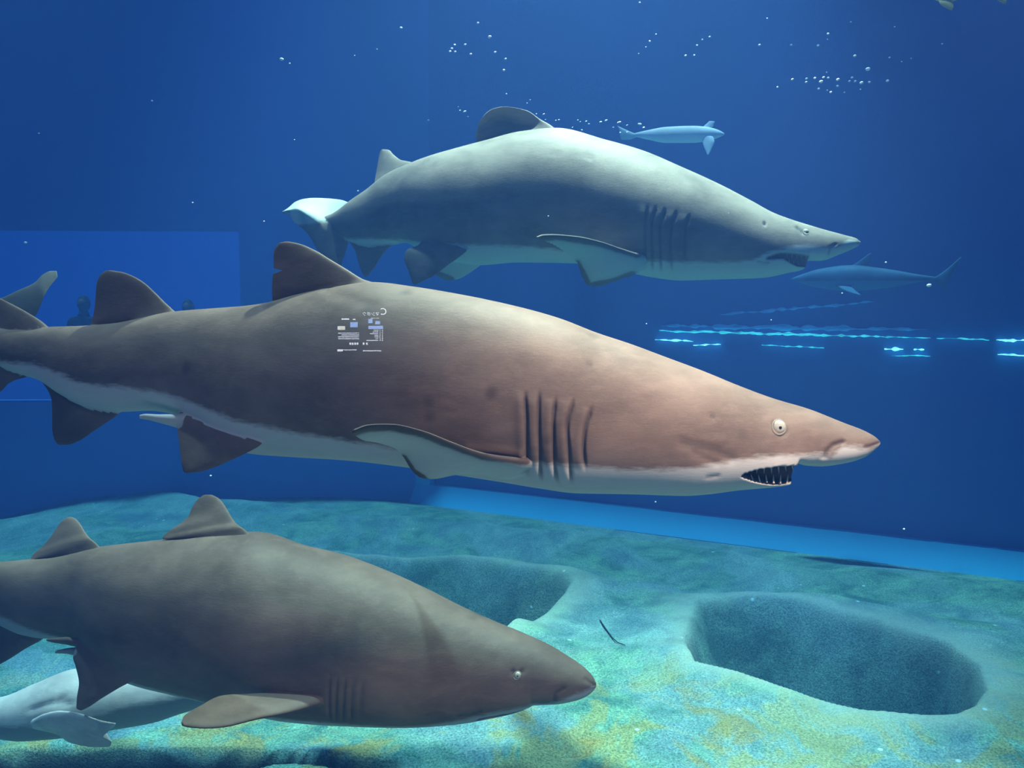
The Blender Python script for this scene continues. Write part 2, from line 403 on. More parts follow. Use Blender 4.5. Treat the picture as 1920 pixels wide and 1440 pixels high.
# ------------------------------------------------------------------ sharks
def superw(a, b_, dy, p):
    """half width of the cross-section at height dy from its middle"""
    return b_ * np.maximum(0, 1 - np.abs(dy / np.maximum(a, 1e-6)) ** p) ** (1 / p)
def polyline3(pts, t):
    P = np.array([(p + (0,))[:3] if len(p) == 2 else p for p in pts], float)
    L = np.r_[0, np.cumsum(np.linalg.norm(np.diff(P, axis=0), axis=1))]; L /= L[-1]
    return np.stack([pchip(L, P[:, k], t) for k in range(3)], -1)
def fin_mesh(L, T, th, M=None, um=.45, ns=46, nc=26, flare=0.0, jag=0.0):
    """closed fin between leading edge L and trailing edge T, each from root to tip, points (px, py, w)"""
    s = 1 - (1 - np.linspace(0, 1, ns)) ** 1.35
    A, B = polyline3(L, s), polyline3(T, s)
    if M is not None: C = polyline3(M, s)
    uu = (1 - np.cos(np.linspace(0, math.pi, nc))) / 2
    span = np.gradient((A + B) / 2, axis=0)
    verts = []
    for i in range(ns):
        ch = B[i] - A[i]; n = np.cross(span[i], ch); n /= np.linalg.norm(n) + 1e-9
        thk = th * (max(0, 1 - s[i]) ** .6 * .85 + .15) + flare * math.exp(-s[i] / .10)
        ring = []
        for side in (1, -1):
            seq = uu if side == 1 else uu[-2:0:-1]
            for u_ in seq:
                if M is None: p = A[i] + ch * u_
                else: p = A[i] + (C[i] - A[i]) * (u_ / um) if u_ < um else C[i] + (B[i] - C[i]) * ((u_ - um) / (1 - um))
                if jag and u_ > .9: p = p + (ch / (np.linalg.norm(ch) + 1e-6)) * jag * math.sin(i * 2.4) * (u_ - .9) * 10
                e = thk * .5 * (u_ ** .5 * (1 - u_) * 2.2 + .12 * math.sin(math.pi * u_) + .03)
                ring.append(p + side * n * e)
        verts.append(ring)
    V = np.array(verts); m_ = V.shape[1]
    ix = np.arange(ns * m_).reshape(ns, m_)
    faces = []
    for i in range(ns - 1):
        for j in range(m_):
            k = (j + 1) % m_; faces.append((ix[i, j], ix[i, k], ix[i + 1, k], ix[i + 1, j]))
    faces.append(tuple(ix[0, ::-1])); faces.append(tuple(ix[-1, :]))
    return V.reshape(-1, 3), faces
def section(spec, x):
    """half height, middle line and half width of the trunk at x; the jaw step is left out of the middle and the width"""
    gx = np.linspace(spec['x0'], spec['x1'], 1200)
    t, b_ = curve(spec['top'], gx), curve(spec['bot'], gx)
    sg = spec.get('blur', 26) / (gx[1] - gx[0]); kk = np.arange(-int(3 * sg), int(3 * sg) + 1)
    ker = np.exp(-.5 * (kk / sg) ** 2); ker /= ker.sum(); pad = len(kk) // 2
    j0, j1 = spec.get('step_at', (1e9, 1e9))
    g2 = np.where((gx > j0) & (gx < j1), np.interp(gx, [j0, j1], [float(curve(spec['bot'], j0)), float(curve(spec['bot'], j1))]), b_)
    mk = curve(spec['mid'], gx) if 'mid' in spec else .5
    m0 = t * (1 - mk) + g2 * mk; h0 = (g2 - t) / 2
    x = np.asarray(x, float)
    c = np.interp(x, gx, m0); h = np.interp(x, gx, h0)
    T, B = curve(spec['top'], x), curve(spec['bot'], x)
    c = np.clip(c, T + .25 * (B - T), T + .9 * (B - T))
    return np.maximum((B - T) / 2, 1e-3), c, curve(spec['width'], x) * np.maximum(h, 1e-3)
def loft(spec):
    xs = []
    x = spec['x0']
    while x < spec['x1']:
        xs.append(x)
        st = spec.get('step', 4.0)
        for a_, b_, s_ in spec.get('dense', []):
            if a_ <= x <= b_: st = s_
        x += min(st, max(.6, (spec['x1'] - x) * .12), max(.6, (x - spec['x0']) * .2 + .6))
    xs.append(spec['x1']); xs = np.array(xs)
    top = curve(spec['top'], xs); bot = curve(spec['bot'], xs)
    a, c, b_ = section(spec, xs)
    p = spec.get('p', 2.15); nr = spec.get('ring', 112)
    th = np.linspace(0, 2 * math.pi, nr, endpoint=False)
    ct, st = np.cos(th), np.sin(th)
    yy = -np.sign(ct) * np.abs(ct) ** (2 / p); ww = np.sign(st) * np.abs(st) ** (2 / p)
    half = np.where(yy[None, :] < 0, (c - top)[:, None], (bot - c)[:, None])
    V = np.stack([np.repeat(xs[:, None], nr, 1), c[:, None] + half * yy, b_[:, None] * ww], -1)
    n = len(xs); ix = np.arange(n * nr).reshape(n, nr); faces = []
    for i in range(n - 1):
        for j in range(nr):
            k = (j + 1) % nr; faces.append((int(ix[i, j]), int(ix[i, k]), int(ix[i + 1, k]), int(ix[i + 1, j])))
    faces.append(tuple(int(q) for q in ix[0, ::-1])); faces.append(tuple(int(q) for q in ix[-1, :]))
    return V.reshape(-1, 3), faces
def union(parts):
    """one closed surface from overlapping closed surfaces"""
    obs = []
    for V, f in parts:
        me = bpy.data.meshes.new('tmp'); me.from_pydata([tuple(q) for q in (V / 100.0)], [], [tuple(int(k) for k in q) for q in f]); me.update()
        bm = bmesh.new(); bm.from_mesh(me); bmesh.ops.recalc_face_normals(bm, faces=bm.faces)
        bm.to_mesh(me); bm.free()
        o = bpy.data.objects.new('tmp', me); COL.objects.link(o); obs.append(o)
    base = obs[0]
    for o in obs[1:]:
        md = base.modifiers.new('u', 'BOOLEAN'); md.operation = 'UNION'; md.object = o
        try: md.solver = 'MANIFOLD'
        except TypeError: md.solver = 'EXACT'
    dg = bpy.context.evaluated_depsgraph_get()
    ev = base.evaluated_get(dg); me = bpy.data.meshes.new_from_object(ev)
    bm = bmesh.new(); bm.from_mesh(me)
    bmesh.ops.remove_doubles(bm, verts=bm.verts, dist=.002)
    bmesh.ops.triangulate(bm, faces=[q for q in bm.faces if len(q.verts) > 4])
    V = np.array([v.co[:] for v in bm.verts]) * 100.0
    bm.verts.index_update()
    F = [tuple(v.index for v in q.verts) for q in bm.faces]
    bm.free()
    if len(V) < len(parts[0][0]) * .8: print('UNION FAILED', len(V), len(parts[0][0]))
    for o in obs: bpy.data.objects.remove(o)
    return V, F
def mapper(depth):
    """picture-plane coordinates of an animal to the pool: px, py on its middle plane, w sideways towards the glass"""
    dx = [q[0] for q in sorted(depth)]; dy = [q[1] for q in sorted(depth)]
    def f(V):
        V = np.asarray(V, float); px, py, w = V[:, 0], V[:, 1], V[:, 2]
        D = pchip(dx, dy, px); D2 = pchip(dx, dy, px + 2)
        lo = px < dx[0]; hi = px > dx[-1] - 2
        D2 = np.where(lo | hi, D, D2)
        P = at(px, py, D); Q = at(px + 2, py, D2)
        t = Q - P; t[:, 2] = 0; t /= np.linalg.norm(t, axis=1)[:, None]
        n = np.stack([t[:, 1], -t[:, 0], 0 * t[:, 0]], -1)
        return P + n * (w * D / F_PX)[:, None]
    return f
def project(P):
    P = np.asarray(P, float); d = P[..., 1] * cp - P[..., 2] * sp; u = P[..., 1] * sp + P[..., 2] * cp
    return 960 + F_PX * P[..., 0] / d, 720 - F_PX * u / d
def solve(mp, pts):
    """plan coordinates (px', py', w) whose place in the pool is seen at px, py"""
    A = np.array([(tuple(p) + (0,))[:3] for p in pts], float); B = A.copy()
    for _ in range(6):
        x, y = project(mp(B)); B[:, 0] += A[:, 0] - x; B[:, 1] += A[:, 1] - y
    return [tuple(q) for q in B]
def smooth_where(V, F, mask, it=4):
    E = set()
    for q in F:
        for i in range(len(q)):
            a_, b_ = q[i], q[(i + 1) % len(q)]
            E.add((min(a_, b_), max(a_, b_)))
    E = np.array(list(E)); k = mask[E[:, 0]] | mask[E[:, 1]]; E = E[k]
    deg = np.bincount(E.ravel(), minlength=len(V)).astype(float)
    for _ in range(it):
        S = np.zeros_like(V)
        for c in range(3):
            S[:, c] = np.bincount(E[:, 0], V[E[:, 1], c], minlength=len(V)) + np.bincount(E[:, 1], V[E[:, 0], c], minlength=len(V))
        m_ = mask & (deg > 2)
        V[m_] = V[m_] * .5 + .5 * S[m_] / deg[m_][:, None]
    return V
def dist_poly2(px, py, P):
    d = np.full(px.shape, 1e9)
    for i in range(len(P) - 1):
        a_ = np.array(P[i][:2], float); b_ = np.array(P[i + 1][:2], float); e = b_ - a_
        t = np.clip(((px - a_[0]) * e[0] + (py - a_[1]) * e[1]) / (e @ e), 0, 1)
        d = np.minimum(d, np.hypot(px - a_[0] - e[0] * t, py - a_[1] - e[1] * t))
    return d

FACE = {}
def animal(name, spec, label, cat, group=None):
    mp = mapper(spec['depth'])
    FACE[id(spec)] = [fn.pop('face', None) for fn in spec['fins']]
    parts = [loft(spec)]
    for fn in spec['fins']:
        for e_ in ('L', 'M', 'T'):
            if e_ in fn: fn[e_] = solve(mp, fn[e_])
        parts.append(fin_mesh(**fn))
    spec['margins'] = [(solve(mp, [(*q, 150) for q in pts]) if False else pts, *r_) for pts, *r_ in spec.get('margins', [])]
    V, F = union(parts)
    px, py, w = V.T
    from mathutils.kdtree import KDTree
    tot = sum(len(q[0]) for q in parts); kd = KDTree(tot); own = []; i_ = 0
    for pi, (pv, _f) in enumerate(parts):
        for q in pv: kd.insert(q, i_); i_ += 1
        own += [pi] * len(pv)
    kd.balance()
    fid = np.array([own[kd.find(v)[1]] for v in V])
    xc = np.clip(px, spec['x0'], spec['x1'])
    top = curve(spec['top'], xc); bot = curve(spec['bot'], xc)
    a, c, b_ = section(spec, xc)
    a = np.where(py < c, c - top, bot - c); a = np.maximum(a, 1e-3)
    p = spec.get('p', 2.15)
    r = (np.abs((py - c) / a) ** p + np.abs(w / np.maximum(b_, 1e-3)) ** p) ** (1 / p)
    r = np.where((px < spec['x0']) | (px > spec['x1'] + 1), 9, r)
    # soften the seams where fins leave the trunk
    seam = (r > 1.0) & (r < 1.10)
    seam_d = (r - 1) * a
    seam = (seam_d > .01) & (seam_d < 9)
    V = smooth_where(V, F, seam, 5); px, py, w = V.T
    isfin = r > 1.04
    dark = np.zeros(len(V)); inward = np.zeros(len(V))
    def fsurf(x, y):
        t_, bo = float(curve(spec['top'], x)), float(curve(spec['bot'], x)); _, c_, w_ = section(spec, float(x)); c_ = float(c_)
        return float(superw(c_ - t_ if y < c_ else bo - c_, float(w_), y - c_, p))
    on_skin = lambda pts: [q[:2] for q in solve(mp, [(x, y, fsurf(x, y)) for x, y in pts])]
    # gill slits
    for gl_ in spec.get('gills', []):
        gp = sorted((q[1], q[0]) for q in on_skin(gl_['pts']))
        gx = pchip([q[0] for q in gp], [q[1] for q in gp], py)
        y0, y1 = gp[0][0], gp[-1][0]
        along = sm(y0 - 3, y0 + 6, py) * (1 - sm(y1 - 22, y1 + 2, py))
        d = px - gx; s_ = gl_.get('s', 3.0)
        g = np.exp(-(d / s_) ** 2) * along * ~isfin
        flap = np.exp(-((d + 10) / 9.0) ** 2) * along * ~isfin        # the flap stands proud just behind the slit
        inward += gl_.get('depth', 5) * g - gl_.get('flap', 2.2) * flap
        dark = np.maximum(dark, g * gl_.get('dark', .85) * 1.0)
    # mouth
    mo = spec.get('mouth')
    if mo:
        up = curve(mo['upper'], px); lo_ = curve(mo['lower'], px)
        x0, x1 = mo['x0'], mo['x1']
        ins = sm(-1.0, 2.5, py - up) * sm(-1.0, 2.5, lo_ - py) * sm(x0, x0 + 10, px) * (1 - sm(x1 - 2, x1 + 3, px)) * ~isfin
        V[:, 2] *= 1 - mo.get('deep', .6) * ins
        dark = np.maximum(dark, ins * .97)
        lip = np.exp(-((py - up) / 2.5) ** 2) * sm(mo['x0'] - 40, mo['x0'], px) * (px < mo['x1']) * (py < up) * 0
        inward -= lip
    # creases and dents: (points, half-width, depth, darkness)
    for pts, s_, dep, dk in spec.get('creases', []):
        pts = on_skin(pts)
        g = np.exp(-(dist_poly2(px, py, pts) / s_) ** 2) * ~isfin
        inward += dep * g; dark = np.maximum(dark, dk * g)
    nz = np.stack([0 * w, (py - c) / a ** 2, w / np.maximum(b_, 1) ** 2], -1); nz /= np.linalg.norm(nz, axis=1)[:, None] + 1e-9
    V = V - nz * np.where(isfin, 0, inward)[:, None]
    # counter-shading of the hide
    yb = curve(spec['belly'], px)
    soft = spec.get('soft', 24)
    tone = sm(-soft, soft, yb - py)
    W = mp(V)
    loc = W.mean(0); loc[2] = W[:, 2].min(); loc = np.round(loc, 3)
    root = empty(name, tuple(loc), label, cat, group)
    F = [q[::-1] for q in F]
    ob = mesh_obj('body', list(map(tuple, (W - loc).tolist())), F, spec['mat'], root)
    me = ob.data
    nrm = np.array([v.vector[:] for v in me.vertex_normals])
    tone = np.where(isfin, 1.0, tone)
    for fi in range(1, len(parts)):
        face = FACE[id(spec)][fi - 1]
        if face is None: continue
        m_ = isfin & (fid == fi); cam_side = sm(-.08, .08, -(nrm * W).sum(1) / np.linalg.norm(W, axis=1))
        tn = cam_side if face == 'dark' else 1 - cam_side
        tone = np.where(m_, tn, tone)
    QX, QY = project(W)
    for pts, wd, k in spec.get('margins', []):
        g = np.exp(-(dist_poly2(QX, QY, pts) / wd) ** 2) * isfin
        tone = np.maximum(tone, g); dark = np.maximum(dark, k * g)
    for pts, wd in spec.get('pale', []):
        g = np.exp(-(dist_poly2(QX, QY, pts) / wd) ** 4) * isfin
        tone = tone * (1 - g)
    for nm, arr in (('tone', tone), ('dark', np.clip(dark, 0, 1))):
        at_ = me.attributes.new(nm, 'FLOAT', 'POINT'); at_.data.foreach_set('value', arr.astype(np.float32))
    def surf_w(x, y):
        t_, bo = float(curve(spec['top'], x)), float(curve(spec['bot'], x))
        _, c_, w_ = section(spec, float(x)); c_ = float(c_)
        return float(superw(c_ - t_ if y < c_ else bo - c_, float(w_), y - c_, p))
    def ball(nm, x, y, w0, rx, ry, rz, mat, parent, lab=None):
        bm = bmesh.new(); bmesh.ops.create_uvsphere(bm, u_segments=24, v_segments=16, radius=1)
        P = np.array([v.co[:] for v in bm.verts]); Fb = [tuple(v.index for v in q.verts) for q in bm.faces]; bm.free()
        P = P * (rx, ry, rz) + (x, y, w0)
        o = mesh_obj(nm, list(map(tuple, (mp(P) - loc).tolist())), Fb, mat, parent)
        if lab: o['label'] = lab
        return o
    for (ex, ey, er) in spec.get('eyes', []):
        ex, ey, _w = solve(mp, [(ex, ey, surf_w(ex, ey))])[0]
        for s in (1, -1):
            w0 = surf_w(ex, ey)
            e = ball('eye', ex, ey, s * (w0 - er * .32), er, er, er * .55, M_eye, root)
            ball('pupil', ex + er * .12, ey + er * .05, s * (w0 + er * .17), er * .26, er * .28, er * .09, M_pupil, e)
            ri = []; Fr = []; n1, n2 = 28, 8
            for i in range(n1):
                for j in range(n2):
                    A_, B_ = 2 * math.pi * i / n1, 2 * math.pi * j / n2; rr = er * 1.02 + er * .16 * math.cos(B_)
                    X_, Y_ = ex + rr * math.cos(A_), ey + rr * math.sin(A_)
                    ri.append((X_, Y_, s * (surf_w(X_, Y_) + er * .12 * math.sin(B_) - er * .04)))
                    Fr.append((i * n2 + j, ((i + 1) % n1) * n2 + j, ((i + 1) % n1) * n2 + (j + 1) % n2, i * n2 + (j + 1) % n2))
            mesh_obj('eyelid', list(map(tuple, (mp(np.array(ri)) - loc).tolist())), Fr, M_lid, e)
    for (tx, ty, dx, dy, ln, wfrac) in spec.get('teeth', []):
        for s in (1, -1):
            w0 = surf_w(tx, ty) * wfrac
            k = 8; P = []; Ft = []
            for i, (tt, rr) in enumerate(((0, 1), (.35, .8), (.7, .45), (1.0, .04))):
                for j in range(k):
                    an = 2 * math.pi * j / k
                    P.append((tx + dx * ln * tt + math.cos(an) * rr * ln * .13, ty + dy * ln * tt, s * (w0 + (math.sin(an) * rr * ln * .16) + ln * .12 * tt * tt)))
            for i in range(3):
                for j in range(k): Ft.append((i * k + j, i * k + (j + 1) % k, (i + 1) * k + (j + 1) % k, (i + 1) * k + j))
            Ft.append(tuple(range(k))); Ft.append(tuple(range(3 * k, 4 * k)))
            mesh_obj('tooth', list(map(tuple, (mp(np.array(P)) - loc).tolist())), Ft, M_tooth, root)
    return root, mp, loc

# --- topmost shark
S1 = dict(
    x0=592, x1=1613, step_at=(1485, 1540), mid=[(592, .5), (1300, .5), (1440, .58), (1515, .64), (1590, .55), (1613, .5)], step=3.6, dense=[(1190, 1310, 1.6), (1395, 1530, 1.6)], ring=112, p=2.1, mat=M_skin_top,
    depth=[(480, 4.75), (600, 4.55), (700, 4.42), (900, 4.26), (1200, 4.12), (1613, 3.92)],
    top=[(592, 411), (620, 402), (640, 390), (660, 375), (690, 355), (728, 326), (775, 305), (812, 292), (862, 278), (916, 264), (980, 248), (1044, 242), (1137, 264), (1206, 284), (1275, 313), (1344, 344), (1412, 379), (1447, 398), (1481, 411), (1516, 422), (1550, 432), (1584, 441), (1605, 447), (1613, 453)],
    bot=[(592, 416), (620, 432), (653, 451), (690, 462), (734, 457), (760, 455), (784, 466), (830, 485), (900, 497), (969, 492), (1081, 494), (1130, 505), (1186, 513), (1223, 520), (1275, 526), (1344, 524), (1430, 521), (1481, 511), (1509, 503), (1512, 489), (1535, 489), (1545, 488), (1567, 480), (1598, 467), (1609, 461), (1613, 456)],
    width=[(592, .6), (660, .55), (800, .66), (1000, .76), (1200, .80), (1400, .85), (1500, 1.0), (1580, 1.25), (1613, 1.3)],
    belly=[(592, 440), (660, 448), (750, 452), (850, 462), (1000, 468), (1200, 492), (1330, 496), (1400, 492), (1440, 476), (1500, 464), (1560, 466), (1590, 452), (1613, 455)],
    soft=20, pair_x=740,
    fins=[
        dict(L=[(1060, 268, 0), (1044, 243, 0), (1012, 223, -2), (987, 207, 2), (950, 200, 10), (922, 205, 16), (906, 219, 16)],
             T=[(925, 285, 0), (919, 266, 0), (893, 268, 4), (892, 256, 10), (895, 240, 8), (900, 226, 12), (905, 221, 15)],
             M=[(1010, 275, 0), (1000, 246, -8), (975, 234, -22), (950, 226, -24), (930, 220, -14), (914, 219, 4), (905, 221, 16)], um=.45, th=16, flare=16),
        dict(L=[(790, 325, 0), (778, 306, 0), (752, 300, -8), (738, 290, -16), (728, 281, -22), (717, 280, -24)],
             T=[(712, 370, 0), (702, 352, 0), (704, 330, -8), (708, 308, -16), (711, 290, -22), (713, 284, -24)], th=12, flare=12),
        # tail: the upper part leans away from the glass and catches the light
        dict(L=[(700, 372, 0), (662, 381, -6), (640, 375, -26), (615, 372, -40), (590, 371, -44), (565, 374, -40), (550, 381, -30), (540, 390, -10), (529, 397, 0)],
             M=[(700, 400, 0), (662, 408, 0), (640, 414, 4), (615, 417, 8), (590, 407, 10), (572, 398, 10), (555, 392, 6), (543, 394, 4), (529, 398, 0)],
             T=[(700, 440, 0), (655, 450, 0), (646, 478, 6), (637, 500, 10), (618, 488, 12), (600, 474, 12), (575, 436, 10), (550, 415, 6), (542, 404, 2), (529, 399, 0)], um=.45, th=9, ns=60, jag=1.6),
        # anal fin
        dict(L=[(775, 440, 0), (757, 455, 0), (734, 461, 0), (712, 485, 0), (700, 505, 0), (688, 519, 0)],
             T=[(655, 430, 0), (655, 452, 0), (666, 470, 0), (671, 488, 0), (677, 508, 0), (684, 519, 0)], th=10, flare=8),
        # pelvic fins
        dict(L=[(895, 455, 40), (866, 478, 60), (840, 497, 60), (810, 519, 60), (778, 534, 58)],
             T=[(800, 440, 20), (786, 458, 48), (762, 470, 52), (758, 484, 54), (766, 508, 56), (773, 530, 57)], th=13, flare=8, face='dark'),
        dict(L=[(930, 480, -30), (900, 498, -50), (880, 512, -62), (862, 522, -70), (845, 526, -76)],
             T=[(815, 470, -16), (806, 480, -36), (803, 495, -50), (812, 512, -62), (832, 524, -74)], th=10, flare=6, face='pale'),
        # pectoral fins
        dict(L=[(1215, 478, 40), (1195, 475, 96), (1165, 466, 128), (1125, 453, 172), (1085, 444, 218), (1045, 440, 262), (1018, 440, 292), (1006, 444, 304)],
             T=[(1215, 500, 20), (1192, 514, 46), (1150, 528, 66), (1122, 537, 78), (1104, 536, 90), (1090, 515, 108), (1083, 494, 128), (1062, 474, 180), (1030, 455, 260), (1006, 447, 303)], th=16, flare=8, ns=56, jag=1.2, face='pale'),
        dict(L=[(1215, 470, -40), (1195, 466, -96), (1150, 470, -150), (1100, 468, -200), (1060, 466, -240)],
             T=[(1215, 495, -20), (1180, 490, -50), (1130, 490, -70), (1100, 484, -110), (1061, 468, -239)], th=14, flare=8, face='dark'),
    ],
    gills=[dict(pts=g, s=2.4, depth=3.0, flap=1.2, dark=.75) for g in (
        [(1214, 392), (1210, 430), (1209, 470), (1209, 508)], [(1229, 394), (1222, 430), (1222, 470), (1224, 512)],
        [(1247, 396), (1238, 430), (1238, 470), (1240, 514)], [(1269, 400), (1258, 430), (1257, 470), (1262, 512)],
        [(1293, 406), (1285, 430), (1284, 468), (1287, 500)])],
    mouth=dict(upper=[(1410, 492), (1423, 489), (1464, 477), (1485, 478), (1515, 482), (1530, 488)],
               lower=[(1410, 493), (1430, 490), (1460, 488), (1478, 496), (1492, 501), (1510, 502)], x0=1428, x1=1511, deep=.5),
    eyes=[(1511, 435, 5.5)],
    creases=[([(1495, 428), (1504, 436)], 3.5, 2.5, .7), ([(1432, 420), (1434, 420)], 2.4, 3, .95), ([(1553, 478), (1556, 466), (1566, 458)], 2.2, 2.0, .55), ([(1421, 490), (1432, 493), (1442, 493)], 1.6, 1.4, .5),
             ([(1010, 292), (1060, 288), (1110, 298)], 1.8, .8, .15)],
    teeth=[(1470 + i * 9, 479.5 + i * .9, .1, 1, 6 + i % 2, .8) for i in range(5)] + [(1466 + i * 9, 493 + i * 1.8, -.1, -1, 6 + (i + 1) % 3, .82) for i in range(4)],
    margins=[([(1195, 476), (1125, 455), (1045, 442), (1006, 446)], 9, .75), ([(1083, 494), (1104, 536), (1150, 528), (1186, 514)], 7, .7), ([(845, 526), (812, 512)], 9, .5),
             ([(758, 484), (778, 534)], 6, .3)],
    pale=[([(560, 395), (600, 388), (640, 392)], 30)],
)
